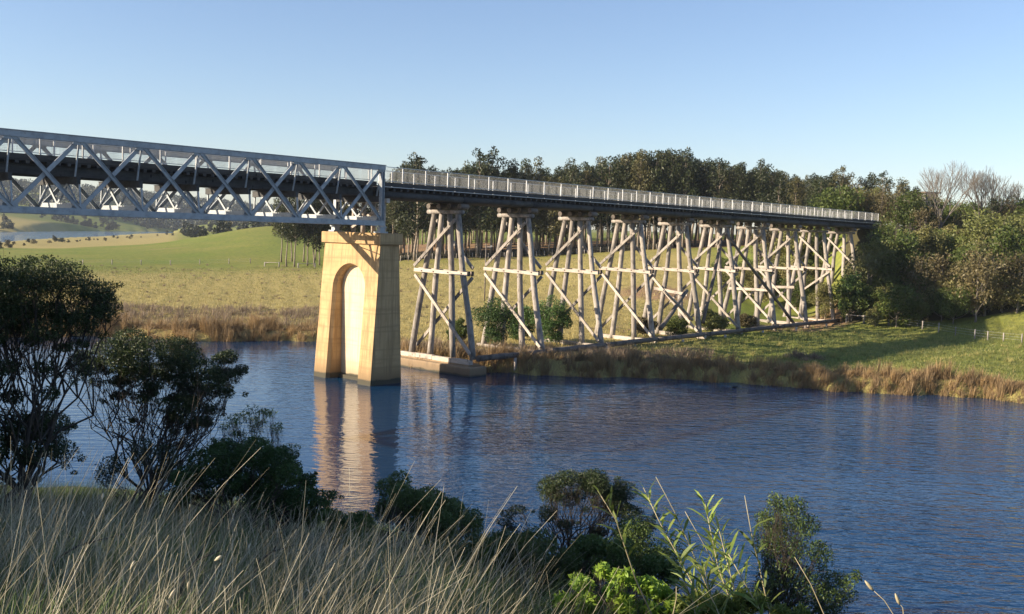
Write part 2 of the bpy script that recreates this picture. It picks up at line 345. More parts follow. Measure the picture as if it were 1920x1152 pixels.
def polar_sheet():
    d = [0.0, .6, 1.2]
    v = 1.7
    while v < 3300:
        d.append(v); v *= 1.03 if v < 75 else 1.0075 if v < 235 else 1.03
    d = np.array(d)
    a = np.concatenate([np.arange(-180, -34, 3.), np.arange(-34, 33, .2), np.arange(33, 180, 3.)]); a = np.radians(a)
    A, Dd = np.meshgrid(a, d); x = Dd * np.sin(A); y = Dd * np.cos(A); z = height(x, y)
    nr, na = A.shape; i = np.arange(nr - 1)[:, None] * na; j = np.arange(na)[None]; j2 = (j + 1) % na
    q = np.stack([i + j, i + na + j, i + na + j2, i + j2], -1).reshape(-1, 4)[:, ::-1]
    me = np_mesh("terrain", np.stack([x, y, z], -1).reshape(-1, 3), len(q), 4, q)
    me.polygons.foreach_set("use_smooth", np.ones(len(me.polygons), bool))
    # ground-cover masks
    az = np.degrees(A); px = W_ / 2 + F_ * np.tan(np.clip(A, -1.2, 1.2)); t = Dd - far_shore(A)
    wob = bumps(x, y, 23) * 14
    dry = (1 - sstep(Dd + wob, 190, 275)) * (1 - .85 * sstep(px, 1240, 1380)) * sstep(t, -3, 1)
    dry = np.maximum(dry, .65 * (1 - sstep(t, 4, 16)))
    dry = np.maximum(dry, .5 * sstep(px, 1500, 1900) * (1 - sstep(Dd + wob * .3, 97, 108)))
    dry = np.maximum(dry, .5 * sstep(bumps(x, y, 300), .1, .5) * sstep(Dd, 600, 900))
    s = x * D[0] + y * D[1]; nn = x * N[0] + y * N[1]
    bare = np.exp(-((s - 132) / 16) ** 2 - ((nn + 60) / 4.5) ** 2) * 1.1
    bare = np.maximum(bare, np.exp(-((px - 1230) / 90) ** 2 - ((Dd - 156) / 9) ** 2))
    bare = np.maximum(bare, .55 * np.exp(-((px - 310) / 90) ** 2 - ((Dd - 345) / 9) ** 2) + .0 * px)
    dry = np.maximum(dry, .9 * sstep(Dd, 415, 450) * (1 - sstep(px, 300, 360)) * (1 - sstep(Dd, 1250, 1300)))
    bare = np.maximum(bare, .9 * np.exp(-((s - 160) / 5) ** 2 - ((nn + 59) / 3) ** 2))
    bare = np.maximum(bare, .8 * sstep(Dd, 232, 240) * (1 - sstep(Dd, 300, 330)) * sstep(px, 640, 720) * (1 - sstep(px, 1420, 1500)))
    litter = np.where((Dd < (near_shore(A) + 20)) | (np.abs(az) > 110), 1., 0.)
    litter = np.maximum(litter, sstep(px, 1560, 1600) * sstep(Dd, 146, 152))
    for nm, arr in (("dry", dry), ("bare", bare), ("litter", litter)):
        at_ = me.attributes.new(nm, 'FLOAT', 'POINT'); at_.data.foreach_set("value", arr.ravel().astype(np.float32))
    m_, ns, ls, bs = mat("pasture_ground")
    v = coords(ns, ls); f1 = noise(ns, ls, .05, 5, v, .6); f2 = noise(ns, ls, .9, 5, v, .7); f3 = noise(ns, ls, 6, 4, v, .7)
    g_ = mixc(ns, ls, ramp(ns, ls, f1, .35, .65), (.17, .21, .038), (.24, .23, .058)); g_ = mixc(ns, ls, ramp(ns, ls, f2, .42, .72), g_, (.085, .12, .035))
    dr = mixc(ns, ls, ramp(ns, ls, f2, .35, .7), (.40, .325, .125), (.29, .245, .09)); dr = mixc(ns, ls, ramp(ns, ls, f3, .5, .75), dr, (.16, .13, .07))
    A1 = nnode(ns, "ShaderNodeAttribute", attribute_name="dry"); A2 = nnode(ns, "ShaderNodeAttribute", attribute_name="bare"); A3 = nnode(ns, "ShaderNodeAttribute", attribute_name="litter")
    def jit(a, f, k):
        n = ns.new("ShaderNodeMath"); n.operation = 'MULTIPLY_ADD'; n.inputs[1].default_value = k; ls.new(f, n.inputs[0]); ls.new(a, n.inputs[2])
        n2 = ns.new("ShaderNodeMath"); n2.operation = 'SUBTRACT'; n2.inputs[1].default_value = k * .5; ls.new(n.outputs[0], n2.inputs[0]); return n2.outputs[0]
    c = mixc(ns, ls, ramp(ns, ls, jit(A1.outputs["Fac"], f2, .9), .15, .85), g_, dr)
    c = mixc(ns, ls, ramp(ns, ls, jit(A2.outputs["Fac"], f2, .8), .35, .7), c, mixc(ns, ls, ramp(ns, ls, f3, .4, .7), (.33, .215, .12), (.24, .16, .10)))
    c = mixc(ns, ls, ramp(ns, ls, jit(A3.outputs["Fac"], f2, .3), .4, .6), c, mixc(ns, ls, ramp(ns, ls, f3, .4, .65), (.055, .055, .025), (.085, .07, .04)))
    ls.new(c, bs.inputs["Base Color"]); bs.inputs["Roughness"].default_value = .95; bs.inputs["Specular IOR Level"].default_value = .1
    bump(ns, ls, bs, f3, .8, .12)
    return tag(link("ground", me, m_), kind='structure')
polar_sheet()

def water():
    me = bpy.data.meshes.new("water"); k = 3400
    me.from_pydata([(-k, -k, 0), (k, -k, 0), (k, k, 0), (-k, k, 0)], [], [(0, 1, 2, 3)])
    m_, ns, ls, bs = mat("river_water")
    bs.inputs["Base Color"].default_value = (.0025, .031, .088, 1); bs.inputs["Roughness"].default_value = .03; bs.inputs["IOR"].default_value = 1.5
    def rot(sc, a):
        tc = ns.new("ShaderNodeTexCoord"); mp = ns.new("ShaderNodeMapping"); mp.inputs["Scale"].default_value = sc; mp.inputs["Rotation"].default_value = (0, 0, a)
        ls.new(tc.outputs["Object"], mp.inputs[0]); return mp.outputs[0]
    n1 = noise(ns, ls, 1.0, 2, rot((.75, 1.9, 1), R_(12)), .5); n2 = noise(ns, ls, 4.4, 2, rot((.55, 1.1, 1), R_(-8)), .5)
    big = noise(ns, ls, 1.0, 2, rot((.018, .045, 1), R_(20)), .5)
    amp = ns.new("ShaderNodeMapRange"); amp.inputs[1].default_value = .38; amp.inputs[2].default_value = .62; amp.inputs[3].default_value = .45; amp.inputs[4].default_value = 1.0
    ls.new(big, amp.inputs[0])
    n3 = noise(ns, ls, 1.0, 2, rot((.16, .42, 1), R_(24)), .45)
    a0 = ns.new("ShaderNodeMath"); a0.operation = 'MULTIPLY_ADD'; a0.inputs[1].default_value = .9; ls.new(n3, a0.inputs[0]); ls.new(n1, a0.inputs[2])
    ad = ns.new("ShaderNodeMath"); ad.operation = 'MULTIPLY_ADD'; ad.inputs[1].default_value = .30; ls.new(n2, ad.inputs[0]); ls.new(a0.outputs[0], ad.inputs[2])
    tc = ns.new("ShaderNodeTexCoord"); sx = ns.new("ShaderNodeSeparateXYZ"); ls.new(tc.outputs["Object"], sx.inputs[0])
    w1 = ns.new("ShaderNodeMath"); w1.operation = 'MULTIPLY_ADD'; w1.inputs[1].default_value = -.22; ls.new(sx.outputs[1], w1.inputs[0]); ls.new(sx.outputs[0], w1.inputs[2])   # wind reaches the open right side, the lee of the bridge is calmer
    wr = ns.new("ShaderNodeMapRange"); wr.inputs[1].default_value = -19; wr.inputs[2].default_value = 5; wr.inputs[3].default_value = .42; wr.inputs[4].default_value = 1.7; ls.new(w1.outputs[0], wr.inputs[0])
    wf = ns.new("ShaderNodeMapRange"); wf.inputs[1].default_value = 250; wf.inputs[2].default_value = 420; wf.inputs[3].default_value = 0; wf.inputs[4].default_value = 2.2; ls.new(sx.outputs[1], wf.inputs[0]); wm = ns.new("ShaderNodeMath"); wm.operation = 'MAXIMUM'; ls.new(wr.outputs[0], wm.inputs[0]); ls.new(wf.outputs[0], wm.inputs[1]); wr = wm
    am2 = ns.new("ShaderNodeMath"); am2.operation = 'MULTIPLY'; ls.new(amp.outputs[0], am2.inputs[0]); ls.new(wr.outputs[0], am2.inputs[1]); amp = am2
    mu = ns.new("ShaderNodeMath"); mu.operation = 'MULTIPLY'; ls.new(ad.outputs[0], mu.inputs[0]); ls.new(amp.outputs[0], mu.inputs[1])
    bump(ns, ls, bs, mu.outputs[0], 1.0, .105)
    return tag(link("water", me, m_), kind='structure')
water()

# ------------------------------------------------------------------ the bridge
RZ = math.pi / 2 - AZB
AX = -63.2                                        # centre line of the bridge (offset along N)
def B(s, y=0, z=0): return tuple(s * D + (AX - y) * N + np.array([0, 0, z]))
rr = random.Random(3)

def pier():
    S0 = 53.5
    root = thing("bridge_pier", "tall tan concrete pier with arched niche standing in the river under the steel span", "bridge pier", B(S0), RZ)
    zt, zb = 11.25, -2.0
    sf = lambda z: (51.80 + (52.66 - 51.80) * (z / 11.25)) - S0
    sb = lambda z: (55.1 + (54.65 - 55.1) * (z / 11.25)) - S0
    hw = lambda z: 3.62 - .12 * (z / 11.25); cy = .42
    n0, r = .0, 2.05; zs = 7.6; xb = 53.22 - S0
    mb = MB()
    def V(x, y, z): mb.v.append((x, y, z)); return len(mb.v) - 1
    # outline of the niche from bottom right, over the arch, to bottom left (y from near to far)
    prof = [(-r, zb)] + [(-r, z) for z in np.linspace(0.2, zs, 5)] + [(-r * math.cos(a), zs + r * math.sin(a)) for a in np.linspace(0, math.pi, 25)[1:-1]] + [(r, z) for z in np.linspace(zs, .2, 5)] + [(r, zb)]
    outer = []
    for (y, z) in prof:
        if z <= zs + 1e-6 and abs(abs(y) - r) < 1e-6: outer.append((math.copysign(hw(z), y), z))
        else:
            a = math.atan2(z - zs, -y); ty = -math.cos(a); tz = math.sin(a); k = min(hw(zt) / max(abs(ty), 1e-6), (zt - zs) / max(tz, 1e-6)); outer.append((ty * k, zs + tz * k))
    fi = [V(sf(z), n0 + y, z) for y, z in prof]; fo = [V(sf(z), y, z) for y, z in outer]
    rim = [V(sf(z) + .28, n0 + y * .9, zs + (z - zs) * .93 if z > zs else z) for y, z in prof]        # splayed reveal, then straight jamb
    bk = [V(xb, n0 + y * .87, zs + (z - zs) * .9 if z > zs else z) for y, z in prof]
    for i in range(len(prof) - 1):
        mb.f.append((fo[i], fo[i + 1], fi[i + 1], fi[i])); mb.f.append((fi[i], fi[i + 1], rim[i + 1], rim[i])); mb.f.append((rim[i], rim[i + 1], bk[i + 1], bk[i])); mb.sm += [False] * 3
    # corners of the top that the radial strips cut
    for sgn in (-1, 1):
        c = V(sf(zt), sgn * hw(zt), zt)
        near = [fo[i] for i in range(len(prof)) if outer[i][0] * sgn > 0 and prof[i][1] > zs - 1e-6]
        near.sort(key=lambda i: mb.v[i][2] + (0 if sgn * mb.v[i][1] > hw(zt) - 1e-3 else 10 - abs(mb.v[i][1])))
        for a, b in zip(near, near[1:]): mb.f.append((a, b, c)); mb.sm.append(False)
    # other three sides and top
    q = [V(sf(zb), -hw(zb), zb), V(sf(zt), -hw(zt), zt), V(sb(zt), -hw(zt), zt), V(sb(zb), -hw(zb), zb), V(sf(zb), hw(zb), zb), V(sf(zt), hw(zt), zt), V(sb(zt), hw(zt), zt), V(sb(zb), hw(zb), zb)]
    mb.f += [(q[0], q[3], q[2], q[1]), (q[4], q[5], q[6], q[7]), (q[3], q[7], q[6], q[2]), (q[1], q[2], q[6], q[5])]; mb.sm += [False] * 4
    o = mb.build("shaft", M['conc'], root)
    bm = bmesh.new(); bm.from_mesh(o.data); bmesh.ops.recalc_face_normals(bm, faces=bm.faces); bm.to_mesh(o.data); bm.free()
    p = MB(); yy = [n0 + y * .87 for y, z in prof]; zz = [zs + (z - zs) * .9 if z > zs else z for y, z in prof]
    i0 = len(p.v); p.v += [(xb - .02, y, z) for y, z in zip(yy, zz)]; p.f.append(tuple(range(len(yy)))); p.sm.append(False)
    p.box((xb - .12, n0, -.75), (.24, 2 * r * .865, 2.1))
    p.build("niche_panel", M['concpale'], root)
    c = MB(); c.box(((sf(zt) + sb(zt)) / 2, cy, 11.72), (2.4, 7.5, .92)); o = c.build("cap", M['conc'], root)
    mo = o.modifiers.new("b", 'BEVEL'); mo.width = .07; mo.segments = 2
    for ch in root.children:
        if ch.name.startswith(('shaft', 'niche')): ch.location.y = cy
    for y, x in ((-2.85, -.62), (2.85, -.62)):
        b = MB(); b.box((x, y, 12.25), (.9, .7, .12)); b.box((x, y, 12.46), (.5, .45, .32)); b.box((x, y, 12.66), (.75, .5, .1)); b.build("bearing", M['steel'], root)
pier()

def truss():
    S0 = 52.9; P = 4.06; K = 11
    root = thing("truss_span", "grey painted steel lattice truss span with a walkway through its middle left of the pier", "truss bridge", B(S0 - K * P), RZ)
    L = K * P; zt, zb, zm = 17.42, 12.98, 15.2
    X = lambda k: L - k * P
    for y in (-2.85, 2.85):
        sg = -1 if y < 0 else 1
        t = MB(); t.box((L / 2, y, zt + .14), (L + .5, .5, .035)); 
        for e in (-.17, .17): t.box((L / 2, y + e, zt - .06), (L + .4, .04, .36))
        t.build("top_chord", M['steel'], root)
        t = MB(); t.box((L / 2, y, zb - .2), (L + .5, .46, .035))
        for e in (-.17, .17): t.box((L / 2, y + e, zb), (L + .4, .04, .36))
        t.build("bottom_chord", M['steel'], root)
        for k in range(K):
            a, b = X(k), X(k + 1)
            for (p, q, off) in (((a, zt - .1), (b, zb + .1), .05), ((b, zt - .1), (a, zb + .1), -.05)):
                t = MB()
                t.beam((p[0], y + off * 1.3, p[1]), (q[0], y + off * 1.3, q[1]), .25, .035); 
                e = .11; dx = Vector((q[0] - p[0], 0, q[1] - p[1])).normalized(); nz = Vector((-dx.z, 0, dx.x)) * e
                for s2 in (-1, 1): t.beam((p[0] + nz.x * s2, y + off * 1.3 + (.05 if off > 0 else -.05), p[1] + nz.z * s2), (q[0] + nz.x * s2, y + off * 1.3 + (.05 if off > 0 else -.05), q[1] + nz.z * s2), .025, .09)
                t.build("diagonal", M['steel'], root)
        for k in range(K + 1):
            hw = .45 if 0 < k < K else .3
            xo = X(k) + (-.12 if k == 0 else .12 if k == K else 0)
            for yy_, z_ in ((y + .11, zb + .12), (y - .11, zt - .16)): g = MB(); g.box((xo, yy_, z_), (hw * 2, .02, .5)); g.build("gusset_plate", M['steel'], root)
        for x in (X(0), X(K)):
            t = MB(); t.box((x, y, (zt + zb) / 2), (.30, .04, zt - zb)); t.box((x - .13, y, (zt + zb) / 2), (.035, .34, zt - zb)); t.box((x + .13, y, (zt + zb) / 2), (.035, .34, zt - zb)); t.build("end_post", M['steel'], root)
    # cross frames at each node: cross girder, bottom strut, W bracing, knee bars
    for k in range(K + 1):
        x = X(k)
        t = MB(); t.box((x, 0, zb + .36), (.2, 5.3, .32)); t.build("bottom_strut", M['steel'], root)
        t = MB(); t.box((x, 0, 14.86), (.22, 5.5, .42)); t.box((x, 0, 15.085), (.34, 5.5, .03)); t.build("cross_girder", M['deckwood'], root)
        t = MB(); zl, zu = zb + .5, 14.66
        for a, b in (((2.6, zl), (1.35, zu)), ((1.35, zu), (0.05, zl)), ((-.05, zl), (-1.35, zu)), ((-1.35, zu), (-2.6, zl))):
            t.beam((x - .06, a[0], a[1]), (x - .06, b[0], b[1]), .15, .10, (1, 0, 0))
        t.build("sway_bracing", M['steel'], root)
        for sg in (-1, 1):
            t = MB(); t.beam((x, sg * 2.75, zt - .2), (x, sg * 2.2, 15.0), .09, .09, (1, 0, 0)); t.build("knee_bar", M['steel'], root)
            t = MB(); t.beam((x + .07, sg * 2.8, zb + .1), (x + .07, sg * 2.62, 14.9), .10, .10, (1, 0, 0)); t.build("hanger", M['steel'], root)
    for k in range(K):
        t = MB(); t.beam((X(k), -2.6, zb - .1), (X(k + 1), 2.6, zb - .1), .09, .05, (0, 0, 1)); t.beam((X(k), 2.6, zb - .16), (X(k + 1), -2.6, zb - .16), .09, .05, (0, 0, 1)); t.build("lateral_bracing", M['steel'], root)
    for y in (-1.75, -.6, .6, 1.75):
        t = MB(); t.box((L / 2, y, 15.40), (L, .03, .58)); t.box((L / 2, y, 15.70), (L, .3, .03)); t.box((L / 2, y, 15.115), (L, .3, .03)); t.build("stringer", M['deckwood'], root)
    t = MB()
    x = .1
    while x < L: t.box((x, 0, 15.80), (.22, 4.5, .16)); x += .62
    t.build("sleepers", M['deckwood'], root)
    t = MB(); t.box((L / 2, 0, 15.94), (L, 4.35, .1)); t.build("deck_boards", M['deckwood'], root)
    for y in (-2.12, 2.12):
        t = MB(); t.box((L / 2, y, 16.14), (L, .2, .28)); t.build("kerb", M['deckwood'], root)
    return root
truss()

def railing(S0, S1, y, label, name="walkway_railing"):
    L = S1 - S0; root = thing(name, label, "railing", B(S0, y, 16.05), RZ, "railings along the walkway")
    n = max(2, round(L / 2.6)); step = L / n
    for i in range(n + 1):
        x = min(max(i * step, .05), L - .05)
        t = MB(); t.box((x, 0, .72), (.075, .09, 1.44)); t.build("post", M['galv'], root)
    t = MB(); t.box((L / 2, 0, 1.47), (L, .09, .05)); t.build("top_rail", M['galv'], root)
    t = MB(); t.box((L / 2, .055, .34), (L, .03, .05)); t.build("bottom_rail", M['galv'], root)
    t = MB(); k = int(L / .085)
    for i in range(k):
        x = (i + .5) * L / k; t.box((x, .06, .89), (.008, .008, 1.1))
    for i in range(11): t.box((L / 2, .066, .40 + i * .098), (L, .006, .006))
    t.build("mesh_infill", M['wire'], root)
railing(8.3, 52.6, -1.98, "grey wire mesh railing on the near side of the walkway inside the steel truss")
railing(8.3, 52.6, 1.98, "grey wire mesh railing on the far side of the walkway inside the steel truss")
railing(53.15, 157.5, -2.12, "long grey wire mesh railing on the near side of the timber trestle deck")
railing(53.15, 157.5, 2.12, "long grey wire mesh railing on the far side of the timber trestle deck")

BENTS = [62.95 + 9.5 * k for k in range(10)]; BENTS[8] = 138.7; BENTS[9] = 148.4
def deck():
    S0, S1 = 53.12, 158.0; L = S1 - S0
    root = thing("trestle_deck", "dark timber walkway deck carried on the row of trestle bents", "bridge deck", B(S0), RZ)
    for j, y in enumerate((-1.95, -.65, .65, 1.95)):
        t = MB(); x = 0; cuts = [0] + [s - S0 for s in BENTS] + [L]
        for i, (a, b) in enumerate(zip(cuts, cuts[1:])): log(t, (a + .01, y, 15.30), (b - .01, y, 15.30), .30, .28, i * 7 + j, 10, .02, 3)
        t.build("stringer", M['deckwood'], root)
    t = MB(); x = .15
    while x < L - .1: t.box((x, 0, 15.72), (.24, 4.5, .2)); x += .75
    t.build("transoms", M['deckwood'], root)
    t = MB(); x = 0.1
    while x < L - .1: t.box((x, 0, 15.88 + rr.uniform(-.006, .006)), (.18, 4.7, .08)); x += .2
    t.build("deck_boards", M['deckwood'], root)
    for y in (-2.3, 2.3):
        t = MB(); t.box((L / 2, y, 16.12), (L, .16, .30)); t.build("kerb", M['deckwood'], root)
        t = MB(); t.box((L / 2, y + math.copysign(.05, y), 15.905), (L, .1, .05)); t.build("edge_strip", M['galv'], root)
deck()

ORD = ["first", "second", "third", "fourth", "fifth", "sixth", "seventh", "eighth", "ninth", "tenth"]
def bent(i):
    s = BENTS[i]; g = hz(*B(s)[:2]); last = i == 9; zb = 1.45 if i < 9 else 6.0
    lab = f"{ORD[i]} weathered timber trestle bent from the concrete pier"
    lab += {0: ", standing on a footing at the water", 5: ", crossed by a dark raking log", 9: ", shortest one sunk in the hillside scrub"}.get(i, ", with white cross boards")
    root = thing("trestle_bent", lab, "trestle bent", B(s), RZ, "timber trestle bents under the walkway")
    r_ = random.Random(50 + i); top = (1.45, .5, -.5, -1.55); bot = (3.95, 1.6, -1.45, -3.95); zt = 14.02
    def yat(k, z):
        t = (z - 1.4) / (zt - 1.4); return bot[k] + (top[k] - bot[k]) * t
    for k in range(4):
        t = MB(); j = r_.uniform(-.12, .12)
        log(t, (r_.uniform(-.05, .05), yat(k, zb) + j, zb - (.1 if i == 0 else .7)), (0, top[k], zt), .31 * r_.uniform(.9, 1.08), .25 * r_.uniform(.9, 1.05), i * 9 + k, 12, .09, 9)
        t.build("pile", M['pile'], root)
    t = MB(); log(t, (0, -2.2, 14.22), (0, 2.25, 14.22), .18, .2, i, 10, .02, 4); t.build("cap", M['pile'], root)
    for y in (-1.95, -.65, .65, 1.95):
        t = MB(); log(t, (-.3, y, 14.70), (.75, y, 14.70), .26, .26, i + 3, 8, .0, 2); t.build("corbel", M['oldlog_shade'], root)  # dark timber paints the corbels' shade under the deck into their colour
    def brd(nm, a, b, w, xx, mt='plank'):
        t = MB(); t.beam((xx, a[0], a[1]), (xx, b[0], b[1]), w, .14, (1, 0, 0)); o = t.build(nm, M[mt], root); return o
    j = lambda a=.12: r_.uniform(-a, a)
    if not last:
        for xx in (-.36, .36):
            o = brd("waling", (3.55 + j(), 8.92 + j(.06)), (-3.25 + j(), 8.82 + j(.08)), .31, xx); e = math.copysign(.085, xx)
            for k in range(4): t = MB(); t.tube([(xx + e * .7, yat(k, 8.87), 8.87), (xx + e * 1.5, yat(k, 8.87), 8.87)], .06, 7); t.build("bolt", M['iron'], o)
            t = MB(); t.box((xx - e * 1.5, -3.25, 8.86), (.28, .10, .42)); t.build("iron_strap", M['iron'], o)
        if i < 8:
            brd("brace", (3.3 + j(), 9.3), (-1.75 + j(), 13.55), .27, -.53, 'pile'); brd("brace", (-3.0 + j(), 9.3), (1.65, 13.5), .27, .53, 'pile')
            brd("brace", (3.3 + j(), 8.5), (-3.9 + j(), 1.9), .27, -.53); brd("brace", (-3.1 + j(), 8.5), (3.9, 1.9), .27, .53, 'pile')
        else:
            brd("brace", (1.9, 13.4), (-3.0, 9.2), .25, -.53); brd("brace", (-1.7, 13.4), (3.0, 9.2), .25, .53, 'pile'); brd("brace", (-3.0, 8.5), (1.2, 5.4), .25, -.53)
    else:
        brd("brace", (1.9, 13.4), (-2.5, 9.4), .24, -.5, 'plank'); brd("brace", (-1.2, 13.0), (2.2, 10.2), .24, .5, 'plank')
    if i in (4, 6, 7):
        brd("lower_waling", (2.6 + j(.4), 6.3 + j(.3)), (-2.6 + j(.6), 6.2 + j(.2)), .34, -.42)
    if i in (4, 6, 7):
        for k in (0, 3): t = MB(); log(t, (.4, yat(k, 1.2) + .35, .9), (.35, yat(k, 6.2) + .2, 6.1), .2, .17, i + k + 60, 8); t.build("splice_pile", M['pile'], root)
    if i < 9:
        t = MB(); z0 = 1.12; x = -4.6
        if i == 0: 
            for a, b in ((-3.9, -1.6), (-1.55, .8), (.85, 3.0), (3.05, 5.0)): t.box((-.28, (a + b) / 2, z0 + r_.uniform(-.03, .03)), (.4, b - a, .4))
        else: t.box((0, r_.uniform(-.3, .3), 1.28), (.45, 8.6 + r_.uniform(-.4, .6), .42))
        t.build("sill", M['plank'], root)
for i in range(10): bent(i)

def pier_bent():
    root = thing("pier_top_bent", "short pale timber bent standing on the pier top behind the truss end", "trestle bent", B(54.0), RZ)
    for y in (-1.9, -.65, .65, 1.9):
        t = MB(); log(t, (0, y, 12.1), (0, y * .97, 14.6), .2, .18, int(y * 10), 9, .02, 3); t.build("post", M['plank'], root)
    t = MB(); t.box((0, 0, 14.8), (.36, 4.8, .36)); t.build("cap", M['plank'], root)
    t = MB(); t.beam((-.26, 1.9, 12.5), (-.26, -1.9, 14.4), .2, .1, (1, 0, 0)); t.build("brace", M['plank'], root)
    t = MB(); t.beam((.26, -1.9, 12.5), (.26, 1.9, 14.4), .2, .1, (1, 0, 0)); t.build("brace", M['plank'], root)
pier_bent()

# footing of the first bent, ground logs, raking logs
def footing():
    root = thing("trestle_footing", "rough orange brown concrete footing at the water under the first trestle bent", "footing", B(62.95), RZ)
    t = MB(); t.box((0, .3, -.2), (2.2, 9.6, 2.0)); o = t.build("plinth", M['concold'], root); mo = o.modifiers.new("b", 'BEVEL'); mo.width = .12; mo.segments = 2
    t = MB(); t.box((.2, .5, .86), (1.4, 8.6, .12)); t.build("ledge", M['concold'], root)
footing()
for i in range(8):
    a, b = BENTS[i], BENTS[i + 1]
    t = MB(); log(t, (0, 0, 0), (b - a - .1, rr.uniform(-.2, .2), rr.uniform(-.1, .1)), .27, .24, 200 + i, 10, .05, 6)
    o = t.build("ground_log", M['oldlog_shade']); o.location = B(a + .05, -4.35, 1.52); o.rotation_euler = (0, 0, RZ)
    tag(o, f"long dark round log lying along the foot of the {ORD[i]} and {ORD[i + 1]} trestle bents", "log", "ground logs along the trestle feet")
    q = MB(); log(q, (0, 0, -.6), (0, 0, 1.05), .16, .15, 300 + i, 8, .02, 3)
    o = q.build("stub_post", M['plank']); o.location = B(a + 4.6, -4.75, .25); o.rotation_euler = (0, 0, RZ)
    tag(o, f"short pale stub post beside the ground log between the {ORD[i]} and {ORD[i + 1]} bents", "post", "stub posts along the ground logs")
def rake(px0, py0, s0, px1, py1, s1, r, label, mt='oldlog_shade'):
    def onpl(px, py, y):
        d = ray(px, py); t_ = ((AX - y) - 0) / (d @ N); p = np.array([0, 0, HC]) + t_ * d; return p
    a, b = onpl(px0, py0, s0), onpl(px1, py1, s1)
    t = MB(); log(t, (0, 0, 0), tuple(b - a), r, r * .85, int(px0), 10, .06, 7); o = t.build("raking_log", M[mt]); o.location = a
    tag(o, label, "log", "raking logs across the middle bents")
rake(1488, 606, -4.0, 1362, 440, -2.0, .21, "dark leaning log running from the sixth bent top down to the ground right of it")
rake(1318, 606, -4.1, 1352, 452, -2.0, .22, "dark charred log leaning steeply left of the sixth bent")
rake(1238, 617, -4.1, 1288, 545, -3.5, .25, "short dark log propped under the fifth bent from lower left to upper right")
rake(1298, 600, -4.0, 1245, 545, -3.5, .17, "short pale log propped under the fifth bent from lower right to upper left", 'plank')

# ------------------------------------------------------------------ trees
def stem_mesh(name, base, clumps, r0, seed, leader=None, sides=6, twigs=2, attach=.72, minr=.02):
    """trunk with limbs that reach into every clump"""
    rd = random.Random(seed); mb = MB(); base = Vector(base)
    if leader is not None:
        top = Vector(leader); H = (top - base).length; pts = []; k = 8
        for i in range(k + 1): pts.append(base.lerp(top, i / k) + Vector((rd.gauss(0, 1), rd.gauss(0, 1), 0)) * .012 * H * math.sin(math.pi * i / k))
        mb.tube(pts, [r0 * (1 - .88 * (i / k)) * (1.25 if i == 0 else 1) for i in range(k + 1)], sides)
    for c in clumps:
        c0 = Vector(c[:3]); rc = c[3]
        if leader is not None:
            hfrac = max(.15, min(.97, ((c0.z - base.z) * attach) / H)); a = base.lerp(top, hfrac); rl = r0 * (1 - .88 * hfrac) * .5
        else: a = base; rl = r0
        mid = a.lerp(c0, .5) + Vector((rd.gauss(0, .1), rd.gauss(0, .1), -.12)) * (c0 - a).length * .6
        mb.tube([a, mid, c0], [max(rl, minr), max(rl * .65, minr), max(rl * .3, minr * .7)], max(4, sides - 2), False)
        for _ in range(twigs):
            u = Vector((rd.gauss(0, 1), rd.gauss(0, 1), rd.gauss(.3, 1))).normalized() * rc * rd.uniform(.6, 1.0); st = mid.lerp(c0, rd.uniform(.3, 1))
            mb.tube([st, c0 + u], [max(rl * .3, minr * .8), minr * .4], 3, False)
    return mb.mesh(name)

def euc_variant(i, H, low=.38, width=.16, nleaf=2600):
    g = np.random.default_rng(100 + i); cl = []
    n = 17
    for k in range(n):
        t = low + (1 - low) * (k + g.uniform(0, .8)) / n; rad = H * width * (1 - .55 * abs(t - (low + .25)) / (1 - low)) * g.uniform(.35, 1.0); a = k * 2.4 + g.uniform(-.5, .5)
        if t > .93: rad *= .3
        rc = H * g.uniform(.06, .105) * (1.05 - .45 * (t - low) / (1 - low)); cl.append((math.cos(a) * rad, math.sin(a) * rad, t * H, rc, rc, rc * g.uniform(.9, 1.4)))
    tm = stem_mesh("trunk", (0, 0, -.4), cl, H * .011, i, (g.uniform(-.02, .02) * H, g.uniform(-.02, .02) * H, H * .97), 6, 1, .82, .03)
    return tm, crown_mesh("crown", cl, nleaf, .66, .30, 900 + i, .4, .8)
def bushy_variant(i, H, W, nleaf=3600, L=.40):
    g = np.random.default_rng(400 + i); cl = []
    for k in range(34):
        u = unit(g.normal(size=3)); r = g.uniform(.35, 1.0); rc = W * g.uniform(.12, .20); z = H * .47 + u[2] * H * .40 * r
        cl.append((u[0] * W * .42 * r, u[1] * W * .42 * r, max(z, rc * .5), rc, rc, rc * .8))
    tm = stem_mesh("trunk", (0, 0, -.4), cl[:14], H * .016, i, (0, 0, H * .7), 6, 1, .4, .03)
    return tm, crown_mesh("crown", cl, nleaf, L, L * .5, 1400 + i, .55, .2)
def bare_variant(i, H, spread=.5, depth=5):
    rd = random.Random(i); mb = MB()
    def go(p, d, L, r, k):
        q = p + d * L; mid = p.lerp(q, .5) + Vector((rd.gauss(0, .04), rd.gauss(0, .04), 0)) * L
        mb.tube([p, mid, q], [r, r * .88, r * .75], 5 if k > 2 else 3, False)
        if k == 0: return
        a0 = rd.uniform(0, 6.28); n = 4 if k == depth else 3
        for i in range(n):
            if i == 0: e = (d + Vector((rd.gauss(0, .15), rd.gauss(0, .15), .15))).normalized(); st = q
            else:
                an = a0 + i * 6.28 / (n - 1); w = spread * rd.uniform(1.1, 1.9); e = (d + Vector((math.cos(an) * w, math.sin(an) * w, .25))).normalized(); st = mid.lerp(q, rd.uniform(.2, 1))
            go(st, e, L * rd.uniform(.66, .84), r * (.72 if i == 0 else .55), k - 1)
    go(Vector((0, 0, -.4)), Vector((0, 0, 1)), H * .27, H * .015, depth)
    return mb.mesh("trunk")

